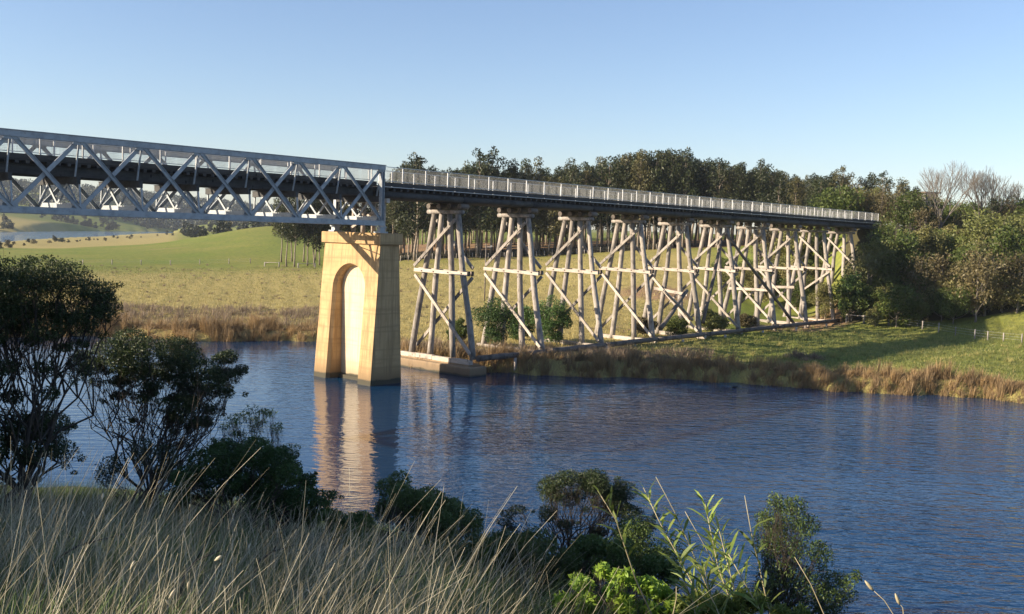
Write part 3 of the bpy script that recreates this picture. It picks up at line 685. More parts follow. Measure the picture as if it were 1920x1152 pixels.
def put_tree(name, tm, cm, bark, leafm, loc, rz, sc, label, group, cat="tree", sz=1.0):
    root = thing(name, label, cat, loc, rz, group); root.scale = (sc, sc, sc * sz)
    link("trunk", tm, M[bark], root)
    if cm is not None: link("crown", cm, M[leafm], root)
    return root

EUC = [euc_variant(i, 24, low, wd) for i, (low, wd) in enumerate(((.36, .14), (.42, .12), (.30, .17), (.45, .13), (.34, .11), (.5, .15)))]
BSH = [bushy_variant(i, 8, w) for i, w in enumerate((7, 8.5, 6, 7.5))]
OLV = [bushy_variant(10 + i, 9, w, 1700, .34) for i, w in enumerate((6, 7.5))]
tr = random.Random(21)
# plantation behind the trestle
def top_y(px):     # skyline of the plantation in the photograph
    return float(np.interp(px, [700, 730, 770, 800, 840, 870, 900, 945, 975, 1000, 1030, 1060, 1080, 1110, 1160, 1190, 1225, 1260, 1290, 1325, 1350, 1390, 1420, 1450, 1480, 1510], [330, 318, 305, 318, 325, 320, 312, 316, 326, 320, 322, 318, 312, 306, 298, 296, 292, 290, 296, 306, 312, 318, 312, 324, 334, 334]))
rows = [(238, 3.0), (244, 3.2), (251, 3.6), (260, 4.0), (272, 4.4), (287, 4.6), (304, 4.8), (326, 5.0), (352, 5.4)]
for ri, (dist, step) in enumerate(rows):
    px = 736 + ri * 4
    while px < (1500 if dist < 300 else 1580):
        d = dist + tr.uniform(-1.5, 1.5); p = gnd(px, d); v = tr.randrange(6)
        topz = at(px, top_y(px), d)[2]; Ht = max(11, (topz - p[2]) * tr.uniform(.84, 1.03)); sc = Ht / 24 * tr.uniform(.85, 1.4)
        put_tree("plantation_tree", *EUC[v], 'bark', 'euc', p, tr.uniform(0, 6.28), sc, "slender dark eucalypt standing in the dense plantation behind the trestle", "plantation eucalypts behind the trestle", sz=Ht / 24 / sc)
        px += step * tr.uniform(.75, 1.3) * F_ / dist
# single trees that stand out on the skyline
for (px, ty, d, v, label) in ((778, 289, 232, 2, "round topped dark tree rising above the railing just right of the truss end"), (896, 282, 236, 2, "broad spreading tree on the skyline, left half of the biggest crown above the railing"), (921, 285, 238, 0, "broad spreading tree on the skyline, right half of the biggest crown above the railing"),
        (957, 306, 240, 5, "low dark pointed tree on the skyline right of the biggest crown"), (981, 305, 244, 4, "narrow grey green tree on the skyline between two gaps of sky"), (1005, 303, 240, 3, "small round headed tree on the skyline left of the wide sky gap"), (1064, 305, 240, 3, "thin tree with an open round head at the left edge of the tall plantation"),
        (1197, 288, 235, 4, "tallest slim tree on the left of the plantation ridge"), (1227, 285, 236, 1, "pointed tree on the plantation ridge, second of the three tallest"), (1255, 286, 236, 4, "slender pointed tree at the middle of the plantation ridge"), (1281, 285, 236, 0, "full crowned tree at the right of the plantation ridge"), (1346, 299, 236, 2, "broad olive tree on the falling right end of the plantation"), (1422, 302, 236, 1, "sharp pointed dark tree standing alone above the right plantation end"), (1383, 310, 236, 4, "small thin spire of a tree right of the broad olive tree")):
    p = gnd(px, d); topz = at(px, ty, d)[2]; Ht = topz - p[2]
    put_tree("skyline_tree", *EUC[v], 'bark', 'euc', p, tr.uniform(0, 6.28), Ht / 24 * (1.25 if v == 2 else 1), label, None, sz=1 / (1.25 if v == 2 else 1))
# left clump beside the pier
for k, (px, by, d) in enumerate(((538, 496, 246), (553, 498, 244), (577, 496, 249), (590, 496, 246), (600, 494, 252), (612, 496, 246), (625, 495, 250), (640, 495, 245), (655, 495, 249), (528, 490, 262), (548, 490, 264), (570, 490, 262), (592, 488, 266), (610, 488, 264), (632, 488, 262), (660, 488, 262), (685, 490, 250), (705, 490, 255))):
    p = gnd(px, d); v = tr.randrange(6)
    put_tree("grove_tree", *EUC[v], 'bark', 'euc', p, tr.uniform(0, 6.28), tr.uniform(17.5, 19.5) / 24, "tall pale trunked eucalypt in the small grove left of the pier", "grove of eucalypts left of the pier", sz=.98)

# wooded hillside at the right end
hill = []
for (d0, n, pa, pb) in ((147, 12, 1590, 1935), (152, 14, 1585, 1940), (158, 15, 1560, 1940), (165, 16, 1400, 1940), (173, 16, 1420, 1940), (182, 16, 1440, 1945), (192, 15, 1470, 1945), (204, 15, 1480, 1945), (216, 14, 1480, 1945), (230, 14, 1480, 1950)):
    for k in range(n):
        px = pa + (pb - pa) * (k + tr.uniform(.1, .9)) / n; d = d0 + tr.uniform(-3, 3); hill.append((px, d))
def hill_top(px): return float(np.interp(px, [1470, 1500, 1540, 1565, 1590, 1640, 1690, 1720, 1780, 1830, 1870, 1920], [335, 330, 332, 324, 332, 330, 338, 352, 366, 372, 366, 348]))
for (px, d) in hill:
    p = gnd(px, d); lo = d < 175
    if abs((p @ N) + 63.2) < 5.5 and (p @ D) < 200 and (p @ D) < 168: continue
    lim = at(px, max(hill_top(px), 0 if d > 170 else float(np.interp(px, [1400, 1540, 1590, 1640, 1680, 1760, 1920], [470, 475, 470, 440, 405, 385, 375]))) + tr.uniform(0, 8), d)[2] - p[2]
    if lim < 2: continue
    kind = tr.random()
    if kind < (.75 if lo else .55):
        Ht = max(2.5, min(lim, tr.uniform(4.5, 9), 5.5 if d < 152 else 99)); v = tr.randrange(4)
        put_tree("bushy_tree", *BSH[v], 'bark', 'bush', p, tr.uniform(0, 6.28), min(Ht * tr.uniform(.75, 1.35), lim * 1.05) / 8, "dense rounded green tree in the thicket covering the right hillside", "bushy trees on the right hillside", sz=tr.uniform(.9, 1.1))
    elif kind < (1.1 if lo else .86):
        Ht = min(lim, tr.uniform(7, 11)); v = tr.randrange(2)
        put_tree("scrub_tree", *OLV[v], 'palebark', 'olive', p, tr.uniform(0, 6.28), Ht / 9, "thin olive brown scrubby tree among the green on the right hillside", "olive scrub trees on the right hillside", sz=tr.uniform(1, 1.2))
    else:
        Ht = max(6, min(lim, 16)); v = tr.randrange(6)
        put_tree("hillside_eucalypt", *EUC[v], 'palebark', 'gum', p, tr.uniform(0, 6.28), Ht / 24 * 1.25, "upright eucalypt with grey green crown above the right hillside scrub", "eucalypts on the right hillside", sz=1 / 1.25)
for (px, ty, d, v, label) in ((1573, 312, 215, 2, "tall dark bushy eucalypt standing highest left of the bridge end"), (1522, 330, 222, 0, "dark crowned eucalypt left of the highest hillside tree"), (1650, 322, 216, 2, "broad dark eucalypt on the skyline behind the bridge end"), (1628, 328, 218, 5, "smaller twin crowned eucalypt left of the broad one behind the bridge end"), (1692, 342, 220, 3, "dark low eucalypt on the skyline left of the flat roofed house")):
    p = gnd(px, d); Ht = at(px, ty, d)[2] - p[2]
    put_tree("skyline_eucalypt", *EUC[v], 'palebark', 'gum', p, tr.uniform(0, 6.28), Ht / 24 * 1.3, label, None, sz=1 / 1.3)
BR = [bare_variant(1, 13, .40, 6), bare_variant(5, 13, .28, 6), bare_variant(9, 10, .45, 5)]
for (px, ty, d, v, w, label) in ((1763, 299, 178, 0, 1.15, "large leafless grey tree with wide spreading twigs on the right skyline"), (1835, 308, 186, 1, .85, "leafless pale tree with tall thin upright limbs right of the large bare one"), (1858, 318, 188, 2, .9, "slanting leafless tree with forked limbs right of the thin upright one"), (1905, 335, 190, 2, .8, "low leafless tree at the right edge of the skyline")):
    p = gnd(px, d); Ht = at(px, ty, d)[2] - p[2]; H0 = max(vv.co.z for vv in BR[v].vertices)
    put_tree("bare_tree", BR[v], None, 'palebark', None, p, tr.uniform(0, 6.28), Ht / H0, label, "leafless trees on the right skyline")
p = gnd(1682, 172); put_tree("leaning_gum", BR[2], None, 'palebark', None, gnd(1678, 163), 1, .62, "pale forked tree beside the end of the walkway", None)

# shrubs under the trestle
for (px, ty, d, W, v, label, lm) in ((935, 540, 97, 5.3, 0, "largest round dark green shrub growing between the first two bents", 'darkbush'), (1040, 545, 103, 4.4, 1, "round dark green shrub behind the second bent", 'darkbush'), (985, 560, 106, 4.0, 3, "green shrub in the gap between the two round dark ones", 'darkbush'), (862, 590, 100, 2.6, 2, "small green shrub behind the near leg of the first bent", 'bush'),
        (1275, 585, 118, 3.6, 0, "low bush in front of the fifth bent", 'bush'), (1345, 570, 124, 3.6, 1, "low bush at the feet of the sixth bent", 'bush'), (1215, 590, 116, 3.0, 2, "low bush between the fourth and fifth bents", 'olive'), (1405, 585, 134, 3.0, 3, "low bush between the seventh and eighth bents", 'olive'), (1555, 520, 152, 5.0, 0, "green bush behind the ninth bent at the embankment toe", 'bush'), (1500, 505, 158, 5.5, 2, "green bush on the embankment behind the eighth bent", 'bush'), (1440, 490, 166, 6, 1, "green bush on the embankment behind the seventh bent", 'bush'), (1600, 500, 150, 5, 3, "dark bush around the short last bent", 'darkbush')):
    p = gnd(px, d); Ht = at(px, ty, d)[2] - p[2]; tm, cm = bushy_variant(60 + int(px), 8, 8 * W / Ht, 7000, .20 * 8 / max(Ht, 1))
    put_tree("shrub", tm, cm, 'bark', lm, p, tr.uniform(0, 6.28), Ht / 8, label, "shrubs under the trestle", "shrub", sz=1.0)

for k in range(18):
    px = 1596 + 135 * (k % 9 + tr.uniform(.1, .9)) / 9; d = tr.uniform(150, 156) if k < 9 else tr.uniform(157, 166); p = gnd(px, d); lim = at(px, float(np.interp(px, [1590, 1640, 1660, 1730], [470, 436, 412, 395])), d)[2] - p[2]
    if lim < 1.2: continue
    put_tree("embankment_bush", *BSH[k % 4], 'bark', ('darkbush', 'bush', 'olive')[k % 3], p, tr.uniform(0, 6.28), min(lim, tr.uniform(4, 6.5)) / 8, "leafy bush on the steep slope under the end of the walkway", "bushes on the slope under the walkway end", "shrub", sz=tr.uniform(.9, 1.1))
for k in range(16):
    px = 1335 + 235 * (k + tr.uniform(.1, .9)) / 16; d = tr.uniform(157, 180); p = gnd(px, d); lim = at(px, tr.uniform(455, 485), d)[2] - p[2]
    if lim < 1.5: continue
    put_tree("embankment_bush", *BSH[k % 4], 'bark', ('bush', 'darkbush', 'bush', 'olive')[k % 4], p, tr.uniform(0, 6.28), min(lim, tr.uniform(3.5, 6.5)) / 8, "leafy bush on the embankment seen between the far trestle bents", "bushes on the embankment behind the far bents", "shrub", sz=tr.uniform(.9, 1.1))
# ------------------------------------------------------------------ distant left: single trees and the wooded range
def far_variant(i):
    g = np.random.default_rng(700 + i); cl = []
    top = g.uniform(7, 14); wd = g.uniform(.7, 1.3); lx = g.uniform(-2, 2)
    for k in range(14):
        a = g.uniform(0, 6.28); r = g.uniform(0, 3.8) * wd; h = 1.2 + (top - 1.2) * g.uniform(0, 1) ** 1.3; r *= 1.15 - .06 * h; rq = g.uniform(1.2, 2.6); cl.append((math.cos(a) * r + lx * h / top, math.sin(a) * r, h, rq, rq, rq * g.uniform(.6, 1.2)))
    P, ids = clump_points(cl, 420, g); V = leaf_arrays(P, 1.5, .9, g)
    tv = np.array([[-.3, 0, -.5], [.3, 0, -.5], [.15, 0, 7], [-.15, 0, 7], [0, -.3, -.5], [0, .3, -.5], [0, .15, 7], [0, -.15, 7]], float)
    return np_mesh("distant_tree", np.concatenate([V, tv]), 422, 4, tint=np.concatenate([np.repeat(g.uniform(0, 1, 420), 4), np.zeros(8)]))
FV = [far_variant(i) for i in range(8)]
for k in range(190):
    px = tr.uniform(-60, 540); za = tr.random()
    if px < 335: d = tr.choice([tr.uniform(1060, 1120) if px < 100 else tr.uniform(1445, 1530) if px < 230 else tr.uniform(1660, 1740), tr.uniform(1250, 1800)])
    else: d = tr.uniform(520, 1700)
    if px < 335 and d < 1440 and px > 60: d = tr.uniform(1520, 1800)
    p = gnd(px, d)
    if p[2] < .4: continue
    o = link("distant_tree", FV[k % 8], M['far']); o.location = p; s = tr.uniform(.45, 1.1); o.scale = (s * tr.uniform(.9, 1.4), s * tr.uniform(.9, 1.4), s); o.rotation_euler = (0, 0, tr.uniform(0, 6.28))
    tag(o, "small distant dark tree dotting the farmland beyond the left lake", "tree", "distant trees beyond the lake")
for k in range(34):
    px = tr.uniform(-20, 330); f = tr.random(); a = math.degrees(azpx(px)); d = float(np.interp(a, LK[:, 0], LK[:, 1])) * tr.uniform(.70, .88); p = gnd(px, d)
    o = bpy.data.objects.new("marsh_shrub", FV[k % 8])
    COL.objects.link(o); o.location = p; s = tr.uniform(.10, .26); o.scale = (s * 1.7, s * 1.5, s); o.rotation_euler = (0, 0, tr.uniform(0, 6.28))
    tag(o, "low dark shrub in the marshy strip on the near side of the left lake", "shrub", "marsh shrubs beside the lake")
def far_wood():
    g = np.random.default_rng(77); n = 2600; px = g.uniform(-700, 720, n); d = g.uniform(1640, 2350, n); a = np.arctan((px - W_ / 2) / F_); x, y = d * np.sin(a), d * np.cos(a); z = height(x, y)
    k = 46; c = np.stack([x, y, z], 1); H = g.uniform(11, 22, n)
    u = unit(g.normal(size=(n, k, 3))); r = g.uniform(.4, 1, (n, k, 1)); P = c[:, None] + u * r * np.stack([H * .34, H * .34, H * .42], 1)[:, None] + np.stack([H * 0, H * 0, H * .58], 1)[:, None]
    P = P.reshape(-1, 3); V = leaf_arrays(P, 4.2, 2.6, g)
    o = link("far_woodland", np_mesh("far_woodland", V, len(P), 4, tint=np.repeat(np.clip(np.repeat(g.uniform(0, 1, n), k) * .6 + g.uniform(0, .4, n * k), 0, 1), 4)), M['far'])
    tag(o, "dark bluish wooded range on the far left horizon seen through the truss", "woodland", kind='stuff')
far_wood()

# ------------------------------------------------------------------ grass and reeds (countless)
def blades(name, root, H, Wd, lean, g, matname, seg=3, tint=None, curve=.5, label=None, cat="grass"):
    """strips: root (n,3), height, width, lean (n,2) horizontal offset of the tip"""
    n = len(root); t = np.linspace(0, 1, seg + 1); a = g.uniform(0, 6.28, n); side = np.stack([np.cos(a), np.sin(a), 0 * a], 1)
    V = np.empty((n, seg + 1, 2, 3)); off = np.stack([lean[:, 0], lean[:, 1], 0 * a], 1)
    for i, tt in enumerate(t):
        drop = 1 - .18 * (np.linalg.norm(lean, axis=1) / np.maximum(H, .01)) * tt
        c = root + off * (tt * (1 - curve) + curve * tt * tt)[..., None] if np.ndim(curve) else root + off * (tt * (1 - curve) + curve * tt * tt)
        c = c + np.stack([0 * H, 0 * H, H * tt * drop], 1); w = (Wd * (1 - (.55 if seg == 5 else .85) * tt) / 2)[:, None]
        V[:, i, 0] = c - side * w; V[:, i, 1] = c + side * w
    b = np.arange(n)[:, None] * (seg + 1) * 2 + np.arange(seg)[None] * 2; q = np.stack([b, b + 1, b + 3, b + 2], -1).reshape(-1, 4)
    if tint is None: tint = g.uniform(0, 1, n)
    me = np_mesh(name, V.reshape(-1, 3), n * seg, 4, q, np.repeat(tint, (seg + 1) * 2))
    o = link(name, me, M[matname]); return tag(o, label, cat, kind='stuff')
def pol(px, d):
    a = np.arctan((px - W_ / 2) / F_); x, y = d * np.sin(a), d * np.cos(a); return np.stack([x, y, height(x, y)], 1)

g = np.random.default_rng(31)
# reeds along the far shore, growing in tussocks
def tussocks(px0, px1, t0, t1, n, per, H, rad, name, matname, label, seed, bias=1.0):
    g = np.random.default_rng(seed); px = g.uniform(px0, px1, n); a = np.arctan((px - W_ / 2) / F_); d = far_shore(a) + t0 + (t1 - t0) * g.uniform(0, 1, n) ** bias
    x, y = d * np.sin(a), d * np.cos(a); hs = H * g.uniform(.45, 1.3, n) * (1 + .7 * np.clip(bumps(x, y, 11) + bumps(y, x, 4), -.6, .6)); rs = rad * g.uniform(.6, 1.4, n); ct = g.uniform(0, 1, n)
    rp = np.abs(g.normal(0, .5, (n, per))) ; th = g.uniform(0, 6.28, (n, per)); ox = np.cos(th) * rp; oy = np.sin(th) * rp
    X = (x[:, None] + ox * rs[:, None]).ravel(); Y = (y[:, None] + oy * rs[:, None]).ravel(); root = np.stack([X, Y, height(X, Y) - .05], 1)
    Hh = (hs[:, None] * (1.1 - .35 * rp) * g.uniform(.7, 1.1, (n, per))).ravel(); lean = np.stack([(ox * rs[:, None] * .9).ravel() + g.normal(.06, .12, n * per), (oy * rs[:, None] * .9).ravel() + g.normal(0, .12, n * per)], 1)
    tint = np.clip(np.repeat(ct, per) * .6 + g.uniform(0, .4, n * per), 0, 1)
    ok = root[:, 2] > -.45
    blades(name, root[ok], np.maximum(Hh, .1)[ok], g.uniform(.025, .06, n * per)[ok], lean[ok], g, matname, 2, tint[ok], .5, label, "reeds")
tussocks(-120, 600, -.6, 5, 330, 80, 1.2, .7, "shore_reeds", 'reed', "golden brown reeds fringing the far shore left of the pier", 41)
tussocks(745, 1960, -.5, 3.4, 540, 66, .95, .65, "bank_reeds", 'reed', "tan reed tussocks fringing the right bank below the trestle", 42)
tussocks(-120, 600, 4, 30, 900, 34, .75, .8, "rough_rushes", 'rush', "rough purple brown rushes behind the reeds left of the pier", 43)
tussocks(745, 1340, 2.5, 12, 420, 36, .7, .7, "rush_tufts", 'rush', "rough brown tufts among the feet of the trestle", 44)
tussocks(1430, 1560, 10, 14, 10, 150, .8, 1.0, "dead_tussocks", 'rush', "dry dead tussocks on the green paddock in front of the trestle", 45)
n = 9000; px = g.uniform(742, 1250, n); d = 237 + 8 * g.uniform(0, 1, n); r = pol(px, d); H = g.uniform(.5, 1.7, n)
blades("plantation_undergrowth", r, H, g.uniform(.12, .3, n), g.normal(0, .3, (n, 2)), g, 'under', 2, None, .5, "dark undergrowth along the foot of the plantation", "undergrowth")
tussocks(-120, 1240, 30, 150, 420, 40, .4, .5, "field_tussocks", 'rush', "scattered darker grass tussocks on the flat field behind the river", 46, 1.2)
tussocks(1280, 1960, 5, 50, 260, 40, .4, .5, "paddock_tussocks", 'pasture', "scattered taller grass tufts on the paddock right of the trestle", 47)
# paddock grass
n = 46000
px = g.uniform(1180, 1960, n); d = far_shore(np.arctan((px - W_ / 2) / F_)) + 3 + 58 * g.uniform(0, 1, n) ** 1.2; r = pol(px, d); ok = (d < 147); r = r[ok]; k = len(r)
blades("paddock_grass", r, g.uniform(.10, .32, k), g.uniform(.03, .07, k), g.normal(0, .08, (k, 2)), g, 'pasture', 1, np.clip(g.normal(.4, .25, k) + .3 * bumps(r[:, 0], r[:, 1], 9), 0, 1), .5, "short green pasture grass on the paddock right of the trestle")
n = 70000
px = g.uniform(-60, 1240, n); d = far_shore(np.arctan((px - W_ / 2) / F_)) + 6 + 130 * g.uniform(0, 1, n) ** 1.3; r = pol(px, d); k = n
tt = np.clip(1.0 - (d - 150) / 110 + g.normal(0, .2, n), 0.1, 1)
blades("field_grass", r, g.uniform(.12, .36, k), g.uniform(.04, .10, k), g.normal(0, .1, (k, 2)), g, 'pasture', 1, tt, .5, "dry tan to green field grass on the flat behind the river")

# foreground: tall dry stems, tangled thatch and green blades
for k, (pxs, d) in enumerate((([330, 372, 420], 7), ([60, 150, 235], 8), ([470, 520, 560], 9), ([690, 740, 800], 8))):
    t = MB(); q = [gnd(p_, d + .3 * i) + np.array([0, 0, (.15, .55, .62)[i]]) for i, p_ in enumerate(pxs)]; t.tube([q[0], (q[0] + q[1]) / 2 + np.array([0, 0, .12]), q[1], q[2]], [.012, .010, .008, .004], 5)
    t.tube([q[1], q[1] + np.array([.12, .1, .25])], [.006, .002], 4); tag(t.build("dead_twig", M['darkbark']), ("dark bent dead twig in the dry grass below the flat topped tree", "long dark dead twig lying across the grass at the far left", "dark dead twig in the grass under the mound shrub", "thin dark dead twig in the dry stems left of the bank shrub")[k], "twig", "dead twigs in the foreground grass")
def foreground():
    g = np.random.default_rng(51)
    def spots(n, d0, d1, pw, pxmax, soft):
        d = d0 + (d1 - d0) * g.uniform(0, 1, n * 2) ** pw; px = g.uniform(-120, pxmax, n * 2); ok = g.uniform(size=n * 2) < 1 - np.clip((px - pxmax + soft) / soft, 0, 1) * .9; px, d = px[ok][:n], d[ok][:n]; return pol(px, d), px, d
    rc, pc, dc = spots(820, 3.8, 24, 1.5, 1120, 380); per = 11; K0 = len(rc); th = g.uniform(0, 6.28, (K0, per)); rr_ = np.abs(g.normal(0, .18, (K0, per)))
    X = (rc[:, :1] + np.cos(th) * rr_).ravel(); Y = (rc[:, 1:2] + np.sin(th) * rr_).ravel(); r = np.stack([X, Y, height(X, Y)], 1); d = np.repeat(dc, per); k = len(r)
    H = np.repeat(g.uniform(.5, 1.05, K0), per) * g.uniform(.6, 1.15, k); cl_l = np.repeat(g.normal(.24, .25, K0), per); cl_m = np.repeat(g.normal(.05, .22, K0), per); cl_t = np.repeat(g.uniform(-.22, .22, K0), per)
    ln = np.stack([H * (cl_l + g.normal(0, .32, k)), H * (cl_m + g.normal(0, .32, k))], 1)
    blades("tall_dry_grass", r, H, g.uniform(.0022, .0050, k) * np.clip(d / 7, .8, 2), ln, g, 'dry', 5, np.clip(g.beta(3.2, 1.8, k) + cl_t, 0, 1), .3, "tall pale dry grass stems leaning right across the foreground bank")
    n = 260; pt = np.where(g.uniform(size=n) < .55, g.uniform(-100, 230, n), g.uniform(520, 900, n)); dt = g.uniform(5, 9, n); rt = pol(pt, dt); Ht = g.uniform(.9, 1.5, n)
    lt = np.stack([Ht * g.normal(.3, .2, n), Ht * g.normal(0, .2, n)], 1); blades("tall_seed_stalks", rt, Ht, g.uniform(.003, .0055, n), lt, g, 'dry', 5, g.uniform(.5, 1, n), .35, "tallest thin pale stalks standing above the dry foreground grass")
    # seed heads on some of the stems
    ids = g.choice(k, 80, replace=False); mb = MB()
    for i in ids:
        dr = 1 - .18 * (np.linalg.norm(ln[i]) / H[i]); tip = Vector(r[i] + np.array([ln[i, 0], ln[i, 1], H[i] * dr])); v = Vector((ln[i, 0] * 1.2, ln[i, 1] * 1.2, H[i] * .7)).normalized(); L = g.uniform(.02, .05); w = g.uniform(.004, .008)
        mb.tube([tip - v * .01, tip + v * L * .3, tip + v * L * .7, tip + v * L], [w * .3, w, w * .9, w * .2], 6)
    me = mb.mesh("grass_seed_heads"); a = me.attributes.new("tint", 'FLOAT', 'POINT'); a.data.foreach_set("value", np.full(len(me.vertices), .9, np.float32)); o = link("grass_seed_heads", me, M['dry']); tag(o, "fluffy cream seed heads on the dry foreground grass", "grass", kind='stuff')
    rc, pc, dc = spots(420, 3.6, 16, 1.4, 1150, 300); per = 22; K0 = len(rc); X = (rc[:, :1] + g.normal(0, .09, (K0, per))).ravel(); Y = (rc[:, 1:2] + g.normal(0, .07, (K0, per))).ravel(); r = np.stack([X, Y, height(X, Y)], 1); k = len(r); H = np.repeat(g.uniform(.2, .5, K0), per) * g.uniform(.5, 1.1, k)
    blades("broad_green_weeds", r, H, g.uniform(.012, .028, k), np.stack([H * g.normal(.1, .6, k), H * g.normal(0, .6, k)], 1), g, 'green', 4, np.clip(np.repeat(g.uniform(.2, .9, K0), per) + g.normal(0, .1, k), 0, 1), .8, "clumps of broad green weed blades among the dry foreground grass")
    r, px, d = spots(26000, 3.4, 34, 1.35, 1080, 300); ok = bumps(r[:, 0] + 3, r[:, 1], 2.1) + g.normal(0, .12, len(r)) > -.02; r = r[ok]; k = len(r); H = g.uniform(.2, .6, k)
    blades("dry_thatch", r, H, g.uniform(.003, .007, k), np.stack([H * g.normal(.15, .75, k), H * g.normal(0, .7, k)], 1), g, 'dry', 4, g.beta(1.2, 3, k), .35, "tangled grey brown dead grass thatch on the foreground bank")
    r, px, d = spots(56000, 3.4, 42, 1.3, 1300, 500); k = len(r); H = g.uniform(.2, .6, k) * (1 + .5 * np.clip(bumps(r[:, 0], r[:, 1], 3.5) * 2, -.6, .6)); gt = np.clip(.28 + 1.1 * bumps(r[:, 0], r[:, 1], 2.6) + g.normal(0, .16, k), 0, 1)
    blades("green_undergrowth", r, H, g.uniform(.006, .014, k), np.stack([H * g.normal(.2, .4, k), H * g.normal(0, .4, k)], 1), g, 'green', 3, gt, .6, "dark green grass growing beneath the dry foreground stems")
foreground()

# ------------------------------------------------------------------ foreground trees and shrubs
def spread_tree(name, label, cat, base, clumps, nstem, r0, nleaf, L, Wd, leafm, seed, bark='darkbark', fill=2, group=None):
    """several stems fan out from the base and fork until they reach every leaf clump"""
    base = np.array(base, float); rd = random.Random(seed); root = thing(name, label, cat, base, 0, group)
    cl = np.array(clumps, float); cl[:, :3] -= base; mb = MB()
    big = cl[:, 3] > .42 * cl[:, 3].max(); allc = cl; sats = cl[~big]; cl = cl[big]; nodes = []
    order = np.argsort(np.arctan2(cl[:, 1], cl[:, 0]) * .5 + cl[:, 0]); parts = np.array_split(order, nstem)
    def crook(a, b, ra, rb, w=.07, seg=5):
        a, b = Vector(a), Vector(b); Ln = (b - a).length; pts = []
        for i in range(seg + 1):
            t = i / seg; pts.append(a.lerp(b, t) + Vector((rd.gauss(0, 1), rd.gauss(0, 1), rd.gauss(0, .6) - .6 * math.sin(math.pi * t))) * w * Ln * math.sin(math.pi * t))
        mb.tube(pts, [ra + (rb - ra) * i / seg for i in range(seg + 1)], 6, False); return pts
    for pa in parts:
        if len(pa) == 0: continue
        cen = cl[pa, :3].mean(0); f = cen * .5; f[2] = cen[2] * .5; st = np.array([rd.uniform(-.12, .12), rd.uniform(-.12, .12), -.2])
        p = crook(st, f, r0, r0 * .62, .09)
        for j in pa:
            c = cl[j, :3]; p2 = crook(p[rd.randint(2, 5)], c, r0 * .45, r0 * .16, .10, 6); nodes += [tuple(v) for v in p2[2:]]
            for _ in range(4 + fill):
                u = unit(np.array([rd.gauss(0, 1), rd.gauss(0, 1), rd.gauss(.3, .8)])) * cl[j, 3:6] * rd.uniform(.6, 1.05); q = crook(p2[rd.randint(1, 5)], c + u, r0 * .2, r0 * .05, .06, 3)
                for _ in range(fill):
                    u2 = unit(np.array([rd.gauss(0, 1), rd.gauss(0, 1), rd.gauss(.2, .8)])) * cl[j, 3] * rd.uniform(.35, .7); crook(q[rd.randint(1, 3)], Vector(c + u) .lerp(Vector(c + u) + Vector(u2), 1), r0 * .08, r0 * .03, .05, 2)
    for sc_ in sats:
        nd = np.array(nodes); q = nd[np.argmin(np.linalg.norm(nd - sc_[:3], axis=1))]; crook(q, sc_[:3], r0 * .14, r0 * .05, .08, 3)
    cl = allc
    mb.build("trunk", M[bark], root)
    link("crown", crown_mesh("crown", cl, nleaf, L, Wd, seed, .5, -.2), M[leafm], root); return root
def pxclumps(spec, d0, seed, depth=.8, sat=0):
    """spec: (px, py, radius in px, flatness); gives clumps around distance d0"""
    g = np.random.default_rng(seed); out = []
    for (px, py, r, fl) in spec:
        for _ in range(2 if sat else 3):
            d = d0 + g.uniform(-depth, depth); k = d / F_; p = at(px + g.normal(0, r * .35), py + g.normal(0, r * .25), d); out.append((*p, r * k * .95, r * k * .95, r * k * .95 * fl))
        for _ in range(sat):
            d = d0 + g.uniform(-depth, depth); k = d / F_; q = r * g.uniform(.16, .34); p = at(px + g.normal(0, r * .9), py + r * fl * g.uniform(-.9, 2.2), d); out.append((*p, q * k, q * k, q * k * .8))
    return out
A_ = [(-40, 540, 60, .8), (20, 520, 55, .75), (70, 520, 50, .7), (120, 545, 50, .75), (165, 575, 45, .7), (185, 545, 30, .7), (40, 575, 50, .6), (100, 590, 40, .5), (195, 585, 20, .7), (-20, 600, 45, .6), (-60, 690, 60, .8), (20, 690, 25, .6), (90, 690, 22, .5), (145, 690, 24, .7), (30, 800, 45, .7), (80, 800, 40, .7), (-30, 830, 60, .8), (105, 840, 28, .8), (60, 640, 18, .5), (120, 650, 16, .5), (20, 740, 22, .6), (90, 740, 18, .6), (150, 640, 14, .5), (60, 860, 26, .8), (130, 800, 12, .6), (0, 640, 26, .5), (50, 610, 26, .5), (150, 605, 22, .5), (200, 560, 22, .7)]
spread_tree("tea_tree", "big dark umbrella crowned tree at the left edge of the foreground", "tree", gnd(30, 19.5), pxclumps(A_, 20.5, 1, .8, 5), 7, .055, 62000, .06, .022, 'tea', 61)
B_ = [(215, 665, 38, .7), (265, 655, 36, .7), (310, 655, 36, .7), (350, 670, 32, .7), (245, 700, 36, .6), (300, 700, 34, .6), (345, 715, 30, .6), (395, 700, 34, .65), (430, 705, 24, .7), (385, 735, 24, .5), (180, 690, 24, .6), (350, 770, 28, .7), (325, 790, 18, .7), (370, 790, 18, .6), (220, 745, 16, .5), (420, 730, 18, .6), (270, 745, 14, .5), (310, 760, 14, .5), (290, 720, 18, .5), (360, 800, 12, .6), (340, 835, 12, .7), (250, 790, 8, .6), (445, 690, 14, .7), (160, 670, 18, .6), (410, 670, 20, .7), (330, 745, 18, .5), (285, 735, 16, .5), (400, 765, 18, .5), (365, 750, 18, .5), (215, 715, 18, .5)]
spread_tree("tea_tree", "smaller dark flat topped tree with many bare stems right of the big left tree", "tree", gnd(255, 22.5), pxclumps(B_, 24, 2, .7, 5), 7, .04, 52000, .06, .021, 'tea', 62)
